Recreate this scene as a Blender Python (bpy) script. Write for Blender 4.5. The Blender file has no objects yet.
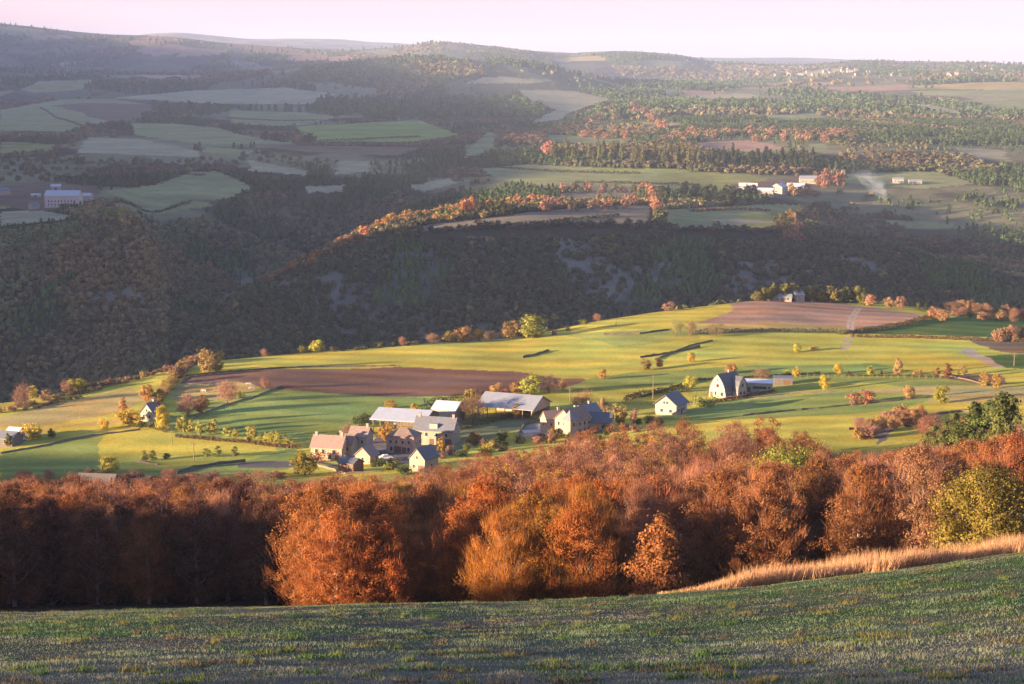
import bpy, bmesh, math, random
import numpy as np
from mathutils import Vector, Matrix

scene = bpy.context.scene
COL = scene.collection
R = math.radians
F = 1785.0
PITCH = R(8.98)
EL = R(7.5)            # sun elevation
AZ = R(24.0)           # direction the light travels: +x turned this much towards +y
TE = math.tan(EL)

# ------------------------------------------------------------------ camera, sky, sun
cam_d = bpy.data.cameras.new("camera")
cam = bpy.data.objects.new("camera", cam_d); COL.objects.link(cam)
cam_d.sensor_width = 36.0
cam_d.lens = F / 1024.0 * 36.0
cam_d.clip_start = 0.3
cam_d.clip_end = 150000.0
cam.location = (0, 0, 0)
cam.rotation_euler = (R(90) - PITCH, 0, 0)
scene.camera = cam

world = bpy.data.worlds.new("World"); scene.world = world
world.use_nodes = True
nt = world.node_tree; nt.nodes.clear()
out = nt.nodes.new("ShaderNodeOutputWorld")
sky = nt.nodes.new("ShaderNodeTexSky"); sky.sky_type = 'NISHITA'; sky.sun_disc = False
sky.sun_elevation = EL
sky.sun_rotation = math.atan2(-math.cos(AZ), -math.sin(AZ))
sky.altitude = 1000; sky.air_density = 1.0; sky.dust_density = 1.5; sky.ozone_density = 1.5
bg1 = nt.nodes.new("ShaderNodeBackground"); bg1.inputs[1].default_value = 0.05
tint = nt.nodes.new("ShaderNodeMix"); tint.data_type = 'RGBA'; tint.blend_type = 'MULTIPLY'; tint.inputs[0].default_value = 1.0
tint.inputs[7].default_value = (0.90, 0.55, 0.76, 1)      # rosy dusk air
nt.links.new(sky.outputs[0], tint.inputs[6]); nt.links.new(tint.outputs[2], bg1.inputs[0])
geo = nt.nodes.new("ShaderNodeTexCoord")
sep = nt.nodes.new("ShaderNodeSeparateXYZ"); nt.links.new(geo.outputs['Generated'], sep.inputs[0])
ramp = nt.nodes.new("ShaderNodeValToRGB"); nt.links.new(sep.outputs[2], ramp.inputs[0])
cr = ramp.color_ramp
cr.elements[0].position = 0.0; cr.elements[0].color = (1.0, 0.60, 0.80, 1)
cr.elements[1].position = 0.55; cr.elements[1].color = (0.20, 0.46, 0.92, 1)
e = cr.elements.new(0.05); e.color = (1.0, 0.68, 1.0, 1)
e = cr.elements.new(0.22); e.color = (0.44, 0.60, 1.0, 1)
bg2 = nt.nodes.new("ShaderNodeBackground"); bg2.inputs[1].default_value = 0.112
nt.links.new(ramp.outputs[0], bg2.inputs[0])
addn = nt.nodes.new("ShaderNodeAddShader")
nt.links.new(bg1.outputs[0], addn.inputs[0]); nt.links.new(bg2.outputs[0], addn.inputs[1])
nt.links.new(addn.outputs[0], out.inputs[0])

sun_d = bpy.data.lights.new("sun", 'SUN'); sun_d.energy = 5.0; sun_d.angle = R(0.55)
sun_d.color = (1.0, 0.70, 0.42)
sun = bpy.data.objects.new("sun", sun_d); COL.objects.link(sun)
ldir = Vector((math.cos(AZ) * math.cos(EL), math.sin(AZ) * math.cos(EL), -math.sin(EL)))
sun.rotation_euler = ldir.to_track_quat('-Z', 'Y').to_euler()

scene.view_settings.view_transform = 'Standard'
scene.view_settings.look = 'None'
scene.view_settings.gamma = 1.0
scene.view_settings.use_curve_mapping = False
scene.view_settings.exposure = 2.2
scene.render.engine = 'CYCLES'
scene.cycles.max_bounces = 5
scene.cycles.diffuse_bounces = 2
scene.cycles.glossy_bounces = 1
scene.cycles.transmission_bounces = 2
scene.cycles.volume_bounces = 1
scene.cycles.transparent_max_bounces = 4
scene.cycles.use_denoising = True

# ------------------------------------------------------------------ small helpers
def tag(o, label=None, cat=None, group=None, kind=None):
    if label: o["label"] = label
    if cat: o["category"] = cat
    if group: o["group"] = group
    if kind: o["kind"] = kind
    return o

def empty(name, loc=(0, 0, 0), rz=0.0, s=1.0):
    o = bpy.data.objects.new(name, None); COL.objects.link(o)
    o.location = loc; o.rotation_euler = (0, 0, rz); o.scale = (s, s, s)
    o.empty_display_size = 0.5
    return o

def link(name, me, parent=None):
    o = bpy.data.objects.new(name, me); COL.objects.link(o)
    if parent is not None: o.parent = parent
    return o

def mesh_np(name, V, Fc, mat=None, col=None, smooth=False):
    """numpy verts (n,3) and faces (m,3|4) -> mesh; col = per-vertex linear rgb"""
    me = bpy.data.meshes.new(name)
    V = np.asarray(V, dtype=np.float32); Fc = np.asarray(Fc, dtype=np.int32)
    k = Fc.shape[1]; m = len(Fc)
    me.vertices.add(len(V)); me.vertices.foreach_set("co", V.ravel())
    me.loops.add(m * k); me.loops.foreach_set("vertex_index", Fc.ravel())
    me.polygons.add(m)
    me.polygons.foreach_set("loop_start", np.arange(0, m * k, k, dtype=np.int32))
    if smooth: me.polygons.foreach_set("use_smooth", np.ones(m, dtype=bool))
    me.update(calc_edges=True)
    if col is not None:
        a = me.color_attributes.new("cover", 'FLOAT_COLOR', 'POINT')
        c4 = np.ones((len(V), 4), dtype=np.float32); c4[:, :3] = col
        a.data.foreach_set("color", c4.ravel())
    if mat is not None: me.materials.append(mat)
    return me

def _hash(ix, iy, seed):
    h = (ix.astype(np.int64) * 374761393 + iy.astype(np.int64) * 668265263 + seed * 1442695041) & 0x7fffffff
    h = ((h ^ (h >> 13)) * 1274126177) & 0x7fffffff
    h = (h ^ (h >> 16)) & 0xffff
    return h / 65535.0

def vnoise(x, y, seed=0):
    x = np.asarray(x, float); y = np.asarray(y, float)
    ix = np.floor(x); iy = np.floor(y); fx = x - ix; fy = y - iy
    fx = fx * fx * fx * (fx * (fx * 6 - 15) + 10); fy = fy * fy * fy * (fy * (fy * 6 - 15) + 10)
    a = _hash(ix, iy, seed); b = _hash(ix + 1, iy, seed)
    c = _hash(ix, iy + 1, seed); d = _hash(ix + 1, iy + 1, seed)
    return ((a * (1 - fx) + b * fx) * (1 - fy) + (c * (1 - fx) + d * fx) * fy) * 2 - 1

def fbm(x, y, seed=0, oct=4, gain=0.5):
    s = 0; a = 1.0; t = 0
    for i in range(oct):
        s = s + a * vnoise(x * 2 ** i + 17.3 * i, y * 2 ** i - 9.1 * i, seed + i * 7); t += a; a *= gain
    return s / t

def sstep(a, b, x):
    t = np.clip((np.asarray(x, float) - a) / (b - a), 0, 1); return t * t * (3 - 2 * t)

def trow(row):
    """downward tangent of the sight line through a picture row"""
    return math.tan(PITCH + math.atan((row - 342.0) / F))

def cam_uv(x, y, z):
    cp, sp = math.cos(PITCH), math.sin(PITCH)
    d = y * cp - z * sp; up = y * sp + z * cp
    return 512 + F * x / d, 342 - F * up / d

# ------------------------------------------------------------------ the lie of the land
# for each column: (distance, picture row) or (distance, 'z', height)
def Z(v): return ('z', v)
COLS = {
 -90: dict(crest=618, w=[(152, 645), (225, 615), (330, 577), (430, 540), (530, 484), (600, 462), (640, 440)], E=(660, 415),
      G=(1350, Z(-290)), S=(1800, 242), B=(2150, 212), T=(2600, 180)),
 0: dict(crest=617, w=[(152, 645), (225, 613), (330, 575), (430, 535), (530, 478), (600, 455), (640, 432)], E=(700, 403),
      G=(1350, Z(-290)), S=(1850, 235), B=(2200, 205), T=(2600, 178)),
 130: dict(crest=612, w=[(152, 640), (225, 610), (330, 572), (430, 532), (530, 478), (600, 450), (670, 412)], E=(750, 381),
      G=(1330, Z(-285)), S=(1880, 215), B=(2200, 203), T=(2600, 178)),
 190: dict(crest=611, w=[(150, 640), (225, 610), (330, 570), (430, 530), (530, 476), (600, 448), (690, 402)], E=(800, 363),
      G=(1250, Z(-262)), S=(1450, 338), B=(1680, Z(-285)), T=(2400, 196)),
 260: dict(crest=610, w=[(150, 640), (225, 610), (330, 568), (430, 526), (530, 474), (600, 446), (700, 395)], E=(830, 356),
      G=(1250, Z(-268)), S=(1600, 292), B=(1900, Z(-285)), T=(2500, 193)),
 340: dict(crest=608, w=[(150, 638), (225, 610), (330, 566), (430, 522), (530, 472), (600, 445), (700, 397)], E=(850, 350),
      G=(1270, Z(-272)), S=(1850, 244), B=(2150, Z(-255)), T=(2700, 188)),
 400: dict(crest=608, w=[(150, 638), (225, 610), (330, 564), (430, 520), (530, 470), (600, 443), (700, 398)], E=(860, 346),
      G=(1300, Z(-275)), S=(1915, 222), B=(2250, Z(-225)), T=(2750, 183)),
 520: dict(crest=607, w=[(150, 635), (225, 608), (330, 560), (430, 516), (530, 466), (600, 440), (700, 397)], E=(900, 338),
      G=(1350, Z(-275)), S=(1965, 212), B=(2330, 199), T=(2700, 178)),
 640: dict(crest=601, w=[(148, 625), (225, 600), (330, 555), (430, 508), (530, 460), (600, 432), (700, 396)], E=(970, 314),
      G=(1400, Z(-272)), S=(2015, 213), B=(2350, 197), T=(2700, 176)),
 770: dict(crest=589, w=[(145, 610), (225, 590), (330, 545), (430, 502), (530, 453), (600, 425), (700, 394)], E=(1020, 300),
      G=(1400, Z(-265)), S=(2080, 219), B=(2380, 200), T=(2700, 180)),
 850: dict(crest=579, w=[(142, 600), (225, 580), (330, 540), (430, 498), (530, 450), (600, 422), (700, 390)], E=(1040, 303),
      G=(1380, Z(-262)), S=(1980, 238), B=(2250, Z(-235)), T=(2750, 182)),
 930: dict(crest=570, w=[(140, 590), (225, 572), (330, 534), (430, 494), (530, 446), (600, 418), (700, 386)], E=(1040, 307),
      G=(1350, Z(-262)), S=(1850, 262), B=(2200, Z(-250)), T=(2750, 184)),
 1024: dict(crest=558, w=[(138, 578), (225, 562), (330, 528), (430, 488), (530, 440), (600, 413), (700, 382)], E=(1000, 318),
      G=(1300, Z(-258)), S=(1750, 287), B=(2150, Z(-250)), T=(2750, 186)),
 1110: dict(crest=549, w=[(138, 570), (225, 556), (330, 524), (430, 484), (530, 436), (600, 410), (700, 380)], E=(980, 325),
      G=(1300, Z(-258)), S=(1700, 300), B=(2100, Z(-250)), T=(2750, 188)),
}
#            far knots: 3300  4400  6000  8000  9500  13000 16500 24000
FAR = {
 -90: [153, 129, 106, 72, 74, 19, 34, 40],
 0:   [152, 128, 104, 72, 74, 23, 34, 41],
 100: [151, 127, 103, 74, 76, 33, 41, 40],
 180: [151, 127, 103, 74, 76, 36, 44, 33],
 250: [151, 127, 104, 72, 77, 44, 50, 39],
 340: [150, 126, 102, 63, 70, 50, 56, 40],
 400: [150, 126, 100, 57, 68, 47, 54, 44],
 450: [150, 126, 100, 57, 68, 42, 52, 48],
 510: [149, 126, 102, 62, 72, 50, 58, 50],
 560: [149, 125, 103, 70, 80, 56, 62, 52],
 620: [148, 125, 104, 84, 88, 51, 62, 56],
 680: [148, 124, 104, 85, 88, 55, 64, 57],
 720: [148, 124, 104, 86, 88, 64, 68, 58],
 790: [148, 124, 104, 84, 80, 66, 72, 58],
 860: [148, 124, 104, 80, 75, 61, 72, 60],
 940: [150, 125, 104, 76, 74, 61, 72, 64],
 1024: [152, 126, 104, 76, 72, 64, 74, 66],
 1110: [152, 126, 104, 76, 70, 62, 74, 66],
}
YF = [3300, 4400, 6000, 8000, 9500, 13000, 16500, 24000]
def _build_table():
    cols = sorted(COLS); NK = 3 + 7 + 1 + 1 + 1 + 1 + 1 + 1 + 8 + 1 + 2
    Yk = []; Zk = []
    for c in cols:
        d = COLS[c]; kn = []
        kn += [(-420, 150.0), (-300, 92.0), (0, -2.2)]
        yc = 112.0; kn.append((yc, -yc * trow(d['crest'])))
        zf = lambda y, r: r[1] if isinstance(r, tuple) else -y * trow(r)
        for (y, r) in d['w']: kn.append((y, zf(y, r)))
        y, r = d['E']; kn.append((y, zf(y, r))); ze = zf(y, r)
        kn.append((y + 130, ze - 72))
        for k in ('G', 'S', 'B', 'T'):
            y, r = d[k]; kn.append((y, zf(y, r)))
        Yk.append([a for a, b in kn]); Zk.append([b for a, b in kn])
    Yk = np.array(Yk, float); Zk = np.array(Zk, float)
    us = np.linspace(-90, 1110, 241)
    Y = np.array([np.interp(us, cols, Yk[:, k]) for k in range(Yk.shape[1])]).T
    Zz = np.array([np.interp(us, cols, Zk[:, k]) for k in range(Yk.shape[1])]).T
    fc = sorted(FAR); fr = np.array([FAR[c] for c in fc], float)
    fz = np.array([[-YF[k] * trow(fr[i, k]) for k in range(8)] for i in range(len(fc))])
    Zf = np.array([np.interp(us, fc, fz[:, k]) for k in range(8)]).T
    Y = np.hstack([Y, np.tile(YF + [40000.0], (241, 1))]); Zz = np.hstack([Zz, Zf, np.full((241, 1), -600.0)])
    ker = np.exp(-0.5 * (np.arange(-6, 7) / 2.2) ** 2); ker /= ker.sum()
    def sm(A):
        P = np.pad(A, ((6, 6), (0, 0)), mode='edge')
        return sum(ker[i] * P[i:i + A.shape[0]] for i in range(13))
    Y = sm(Y); Zz = sm(Zz)
    sl = np.linspace(math.log(30), math.log(40400), 6000)
    yy = np.exp(sl) - 450
    T = np.zeros((241, 6000), np.float32)
    for i in range(241):
        x, z = Y[i], Zz[i]
        h = np.diff(x); dl = np.diff(z) / h
        m = np.zeros(len(x))
        for k in range(1, len(x) - 1):
            if dl[k - 1] * dl[k] > 0:
                w1 = 2 * h[k] + h[k - 1]; w2 = h[k] + 2 * h[k - 1]
                m[k] = (w1 + w2) / (w1 / dl[k - 1] + w2 / dl[k])
        m[0] = dl[0]; m[-1] = dl[-1]
        q = np.clip(yy, x[0], x[-1] - 1e-3)
        k = np.clip(np.searchsorted(x, q, side='right') - 1, 0, len(h) - 1)
        t = (q - x[k]) / h[k]
        T[i] = ((2*t**3 - 3*t**2 + 1) * z[k] + (t**3 - 2*t**2 + t) * h[k] * m[k]
                + (-2*t**3 + 3*t**2) * z[k + 1] + (t**3 - t**2) * h[k] * m[k + 1])
    return sl[0], sl[-1], T
SL0, SL1, TAB = _build_table()

def base_h(x, y):
    x = np.asarray(x, float); y = np.asarray(y, float)
    u = x / np.maximum(y, 75.0)
    c = np.clip((u * F * 1.0 + 512 + 90) / 1200 * 240, 0, 239.999)
    s = np.clip((np.log(np.maximum(y + 450, 30.001)) - SL0) / (SL1 - SL0) * 5999, 0, 5998.999)
    i = c.astype(int); j = s.astype(int); a = c - i; b = s - j
    return (TAB[i, j] * (1-a) * (1-b) + TAB[i+1, j] * a * (1-b) + TAB[i, j+1] * (1-a) * b + TAB[i+1, j+1] * a * b)

def relief(x, y):
    n = 0.22 * fbm(x / 18, y / 18, 3, 3) * sstep(20, 50, y) * (1 - sstep(500, 700, y))
    n = n + 0.8 * fbm(x / 70, y / 70, 5, 3) * sstep(480, 620, y) * (1 - sstep(1000, 1100, y))
    g = sstep(1080, 1300, y)
    rav = -np.abs(fbm(x / 190 + 0.25 * y / 190, y / 420, 11, 4)) * 74 + 14
    n = n + rav * g * (1 - sstep(1500, 1780, y))
    n = n + 6 * fbm(x / 330, y / 420, 21, 4) * sstep(2150, 2700, y) * (1 - sstep(6000, 9000, y))
    n = n + 24 * fbm(x / 1300, y / 1500, 31, 5) * sstep(4500, 9000, y)
    return n

CA, SA = math.cos(AZ), math.sin(AZ)
def sc_of(x, y): return x * CA + y * SA, -x * SA + y * CA
# shadow plane height at s=0 as a function of c; edge = picture column where the shade ends
def _edge(y, px, dz=0.0):
    u = (px - 512) / F; x = u * y
    s, c = sc_of(x, y)
    return (float(c), float(base_h(x, y)) + TE * float(s) + dz)
LOW = -900
SH = [(-400, 120.0), (-100, 60.0), (0, 16.0)] + [_edge(50, 1300), _edge(80, 1250, 1), _edge(100, 1200, 1)]
cc = SH[-1][0] + 2.0
SH_C = None
def set_shadow():
    k = []
    for y in (-60, 0): k.append((float(y), -2.2 - 0.30 * y + 22))
    k += [(40., 4.), (66., -4.), (79., -8.), (83., -10.), (86., -62.), (150., -64.), (164., -42.), (179., -50.), (195., -62.), (211., -63.),
          (219., -51.), (252., -57.), (270., -66.), (288., -78.), (385., -98.), (460., -110.)]
    k.append(_edge(520, 110, 1)); k.append(_edge(560, 120, 1)); k.append(_edge(585, 60, 1)); k.append(_edge(610, -60, -1))
    k.append(_edge(680, -90, -8))
    k += [(930., -150.), (1010., -60.), (1300., -25.), (1690., -30.), (1706., -40.), (1717., -112.), (1800., -112.), (1900., -105.), (2050., -97.)]
    k.append(_edge(2450, 470, 12)); k.append(_edge(2800, 520, 14)); k.append(_edge(3300, 540, 10))
    k.append(_edge(4400, 560, 10)); k.append(_edge(6000, 520, 12)); k.append(_edge(8200, 400, 0)); k.append(_edge(9500, 640, 10)); k.append(_edge(12300, 90, -10)); k.append((13500.0, -200.0)); k.append((30000.0, -300.0))
    k.sort()
    return np.array([a for a, b in k]), np.array([b for a, b in k])
KC, KS = set_shadow()

def land(x, y):
    b = base_h(x, y) + relief(x, y)
    s, c = sc_of(np.asarray(x, float), np.asarray(y, float))
    sr = -(150 + 0.35 * np.maximum(c, 0)); wd = 38 + 0.12 * np.maximum(c, 0)
    H = np.interp(c, KC, KS) + TE * (-sr)
    g = np.exp(-((s - sr) / wd) ** 2)
    return b + np.maximum(0, H - b) * g  # adds an unseen ridge left of view, shaped to cast the planned shade

def hit(px, py, y0=20.0, y1=30000.0):
    """where the sight line through this spot of the photograph meets the land beyond y0"""
    a = (px - 512) / F; b = (342 - py) / F
    cp, sp = math.cos(PITCH), math.sin(PITCH)
    dy = cp + b * sp; dz = -sp + b * cp
    ys = np.exp(np.linspace(math.log(y0), math.log(y1), 5000))
    t = ys / dy
    zz = t * dz; L = land(t * a, ys)
    k = np.nonzero(L >= zz)[0]
    if len(k) == 0: return None
    k = k[0]
    if k > 0:
        d0 = zz[k-1] - L[k-1]; d1 = zz[k] - L[k]; f = d0 / (d0 - d1 + 1e-9)
        y = ys[k-1] + f * (ys[k] - ys[k-1])
    else: y = ys[0]
    x = a * y / dy
    return (float(x), float(y), float(land(x, y)))
# ------------------------------------------------------------------ materials
def new_mat(name):
    m = bpy.data.materials.new(name); m.use_nodes = True
    n = m.node_tree; b = n.nodes["Principled BSDF"]
    b.inputs['Roughness'].default_value = 0.9
    b.inputs['Specular IOR Level'].default_value = 0.15
    return m, n, b

def noise_node(n, scale, detail=4, rough=0.55, coord='Object', vec=None):
    tx = n.nodes.new("ShaderNodeTexNoise"); tx.inputs['Scale'].default_value = scale
    tx.inputs['Detail'].default_value = detail; tx.inputs['Roughness'].default_value = rough
    if vec is None:
        tc = n.nodes.new("ShaderNodeTexCoord"); vec = tc.outputs[coord]
    n.links.new(vec, tx.inputs['Vector'])
    return tx

def mapr(n, src, a, b, c, d):
    m = n.nodes.new("ShaderNodeMapRange"); n.links.new(src, m.inputs[0])
    for i, v in enumerate((a, b, c, d)): m.inputs[i + 1].default_value = v
    return m.outputs[0]

def mulcol(n, colsock, facsock):
    mx = n.nodes.new("ShaderNodeMix"); mx.data_type = 'RGBA'; mx.blend_type = 'MULTIPLY'; mx.inputs[0].default_value = 1.0
    n.links.new(colsock, mx.inputs[6]); n.links.new(facsock, mx.inputs[7])
    return mx.outputs[2]

def plain(name, col, scale=1.5, lo=0.75, hi=1.2, rough=0.85, bump=0.0, bscale=6.0, spec=0.2):
    m, n, b = new_mat(name)
    b.inputs['Roughness'].default_value = rough; b.inputs['Specular IOR Level'].default_value = spec
    rgb = n.nodes.new("ShaderNodeRGB"); rgb.outputs[0].default_value = (*col, 1)
    tx = noise_node(n, scale, 5, 0.65)
    n.links.new(mulcol(n, rgb.outputs[0], mapr(n, tx.outputs[0], 0.3, 0.7, lo, hi)), b.inputs['Base Color'])
    if bump > 0:
        t2 = noise_node(n, bscale, 3); bm_ = n.nodes.new("ShaderNodeBump"); bm_.inputs['Strength'].default_value = bump
        bm_.inputs['Distance'].default_value = 0.1
        n.links.new(t2.outputs[0], bm_.inputs['Height']); n.links.new(bm_.outputs[0], b.inputs['Normal'])
    return m

def ground_mat():
    m, n, b = new_mat("land_cover")
    b.inputs['Roughness'].default_value = 1.0; b.inputs['Specular IOR Level'].default_value = 0.0
    at = n.nodes.new("ShaderNodeAttribute"); at.attribute_name = "cover"
    t1 = noise_node(n, 0.035, 6, 0.7); t2 = noise_node(n, 0.9, 4, 0.7)
    c = mulcol(n, at.outputs['Color'], mapr(n, t1.outputs[0], 0.3, 0.7, 0.78, 1.2))
    c = mulcol(n, c, mapr(n, t2.outputs[0], 0.25, 0.75, 0.72, 1.28))
    n.links.new(c, b.inputs['Base Color'])
    # grass and stubble stand up from the ground: rough normals at blade scale
    t3 = noise_node(n, 2.6, 3, 0.8)
    bp = n.nodes.new("ShaderNodeBump"); bp.inputs['Strength'].default_value = 1.0; bp.inputs['Distance'].default_value = 0.42
    tc = n.nodes.new('ShaderNodeTexCoord'); sy = n.nodes.new('ShaderNodeSeparateXYZ'); n.links.new(tc.outputs['Object'], sy.inputs[0])
    n.links.new(mapr(n, sy.outputs[1], 120, 320, .07, .42), bp.inputs['Distance'])      # short turf here, rank pasture below
    n.links.new(t3.outputs[0], bp.inputs['Height']); n.links.new(bp.outputs[0], b.inputs['Normal'])
    return m

def leaf_mat(name, use_attr=False, trans=0.25):
    """foliage: colour from the object (or the tree's own attribute) broken up leaf by leaf"""
    m, n, b = new_mat(name)
    b.inputs['Roughness'].default_value = 0.8; b.inputs['Specular IOR Level'].default_value = 0.1
    at = n.nodes.new("ShaderNodeAttribute"); at.attribute_name = "cover"
    if use_attr: c = at.outputs['Color']
    else:
        oi = n.nodes.new("ShaderNodeObjectInfo")
        c = mulcol(n, oi.outputs['Color'], at.outputs['Color'])
    n.links.new(c, b.inputs['Base Color'])
    if trans > 0:
        tr = n.nodes.new("ShaderNodeBsdfTranslucent"); n.links.new(c, tr.inputs['Color'])
        mx = n.nodes.new("ShaderNodeMixShader"); mx.inputs[0].default_value = trans
        n.links.new(b.outputs[0], mx.inputs[1]); n.links.new(tr.outputs[0], mx.inputs[2])
        n.links.new(mx.outputs[0], n.nodes["Material Output"].inputs[0])
    return m

M = {}
M['ground'] = ground_mat()
M['leaf'] = leaf_mat("foliage", False, 0.38)
M['wood_leaf'] = leaf_mat("far_foliage", True, 0.0)
M['near_wood_leaf'] = leaf_mat("wood_foliage", True, 0.38)
M['bark'] = plain("bark", (0.16, 0.125, 0.10), 3, 0.6, 1.3)
M['pale_bark'] = plain("pale_bark", (0.36, 0.31, 0.27), 3, 0.6, 1.2)
M['grass_blade'] = leaf_mat("grass_blades", True, 0.45)

# ------------------------------------------------------------------ haze
def haze(dens):
    x0, x1, y0, y1, z0, z1 = -52000, 52000, -700, 45000, -760, 560
    V = [(x, y, z) for z in (z0, z1) for y in (y0, y1) for x in (x0, x1)]
    Fc = [(0, 2, 3, 1), (4, 5, 7, 6), (0, 1, 5, 4), (2, 6, 7, 3), (0, 4, 6, 2), (1, 3, 7, 5)]
    m = bpy.data.materials.new("haze_air"); m.use_nodes = True; n = m.node_tree; n.nodes.clear()
    o = n.nodes.new("ShaderNodeOutputMaterial"); v = n.nodes.new("ShaderNodeVolumePrincipled")
    v.inputs['Color'].default_value = (0.54, 0.675, 0.95, 1); v.inputs['Density'].default_value = dens
    v.inputs['Anisotropy'].default_value = 0.0
    n.links.new(v.outputs[0], o.inputs['Volume'])
    return tag(link("haze", mesh_np("haze", V, Fc, m)), "thin pale evening haze over the whole valley", "haze", kind="stuff")

# ------------------------------------------------------------------ fields: what grows where
GREEN = (.235, .29, .08); LIME = (.44, .40, .075); STRAW = (.40, .31, .12); PLOUGH = (.19, .115, .085)
PINKP = (.36, .235, .165); DGREEN = (.075, .13, .045); PALE = (.34, .31, .185); BLUEG = (.25, .265, .12); BROWN = (.17, .125, .085)
ROAD = (.15, .13, .12); TRACK = (.42, .33, .25); WOODF = (.055, .042, .028); ROCK = (.17, .15, .14)
def z1(pts, k=2.923, ox=0, oy=0): return [(ox + a / k, oy + b / k) for a, b in pts]
# (colour, outline in the photograph, nearest distance)
NEARF = [
 (LIME, [(-60, 480), (300, 478), (620, 462), (1070, 440), (1070, 322), (925, 312), (740, 297), (560, 333), (330, 351), (205, 362), (120, 384), (-60, 425)], 470),
 (STRAW, [(-60, 440), (0, 428), (60, 424), (130, 410), (150, 395), (130, 388), (60, 402), (0, 417), (-60, 430)], 500),
 (LIME, [(-60, 428), (0, 412), (100, 388), (200, 362), (212, 352), (160, 360), (60, 390), (-60, 418)], 600),
 (STRAW, [(0, 436), (140, 415), (150, 420), (60, 428), (0, 446)], 500),
 (GREEN, [(0, 452), (90, 437), (280, 436), (300, 455), (285, 470), (200, 478), (0, 480)], 480),
 (LIME, [(105, 436), (270, 434), (280, 452), (240, 462), (120, 470), (95, 452)], 480),
 (GREEN, [(175, 438), (168, 420), (185, 398), (206, 392), (262, 384), (275, 388), (390, 396), (440, 399), (470, 403), (395, 424), (300, 442), (262, 436)], 500),
 (PLOUGH, [(190, 376), (240, 371), (330, 369), (400, 367), (470, 370), (520, 372), (560, 378), (592, 379), (588, 386), (540, 389), (505, 395), (430, 397), (350, 395), (262, 388), (240, 382), (178, 384)], 500),
 (STRAW, [(178, 384), (240, 382), (262, 388), (230, 398), (186, 402), (170, 400)], 500),
 (LIME, [(200, 372), (205, 362), (330, 351), (440, 344), (560, 337), (700, 334), (690, 350), (590, 378), (520, 371), (400, 366), (240, 370)], 500),
 (GREEN, [(590, 378), (640, 372), (760, 366), (870, 363), (1000, 382), (1000, 398), (880, 384), (760, 378), (640, 386), (560, 392)], 500),
 (PINKP, [(700, 305), (735, 298), (790, 300), (850, 304), (925, 315), (905, 323), (855, 330), (760, 328), (690, 322), (668, 318)], 600),
 (LIME, [(550, 338), (600, 322), (700, 305), (732, 311), (700, 322), (672, 331)], 600),
 (STRAW, [(680, 328), (760, 322), (850, 326), (840, 333), (700, 334)], 600),
 (DGREEN, [(840, 334), (870, 326), (950, 318), (1070, 322), (1070, 338), (980, 337)], 600),
 ((.30, .31, .08), [(560, 335), (690, 330), (700, 338), (620, 347), (600, 341)], 600),
 (BROWN, [(968, 340), (1070, 338), (1070, 356), (1000, 352)], 600),
 (DGREEN, [(985, 356), (1070, 352), (1070, 372), (1005, 368)], 600),
 (TRACK, [(964, 348), (972, 350), (992, 360), (1004, 368), (996, 368), (975, 358), (960, 352)], 600),
 (BROWN, [(940, 374), (1000, 374), (1010, 384), (975, 383), (945, 379)], 600),
 (STRAW, [(820, 392), (1000, 384), (1070, 392), (1070, 404), (900, 402), (790, 404)], 500),
 (GREEN, [(640, 420), (730, 400), (850, 392), (940, 395), (900, 410), (780, 418)], 500),
 (ROAD, [(238, 463), (262, 461), (298, 461), (302, 464), (300, 468), (262, 468), (236, 468)], 480),
 (ROAD, [(376, 432), (400, 436), (470, 432), (470, 446), (440, 456), (392, 466), (370, 462)], 480),
 (TRACK, [(515, 424), (548, 420), (556, 436), (522, 438)], 480),
 ((.20, .21, .10), [(440, 420), (520, 414), (545, 420), (515, 430), (470, 446), (430, 456)], 480),
 (ROCK, [(874, 437), (884, 424), (905, 417), (925, 414), (905, 422), (888, 436), (878, 446)], 480),
]
TRACKS = [  # two light wheel tracks climbing the stubble field
 (TRACK, [(849, 331), (848, 322), (853, 313), (857, 308)], 1.6), (TRACK, [(853, 331), (852.5, 322), (857, 313), (861, 308)], 1.6),
 (TRACK, [(841, 350), (846, 341), (847, 337)], 1.4), (TRACK, [(846, 350), (851, 342), (851, 337)], 1.4),
 (TRACK, [(790, 396), (745, 398), (700, 401), (660, 416)], 1.4),
 (ROAD, [(301, 465), (318, 462), (340, 466), (372, 461)], 3.0),
 (ROAD, [(180, 474), (205, 467), (240, 464)], 2.6),
]
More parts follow.
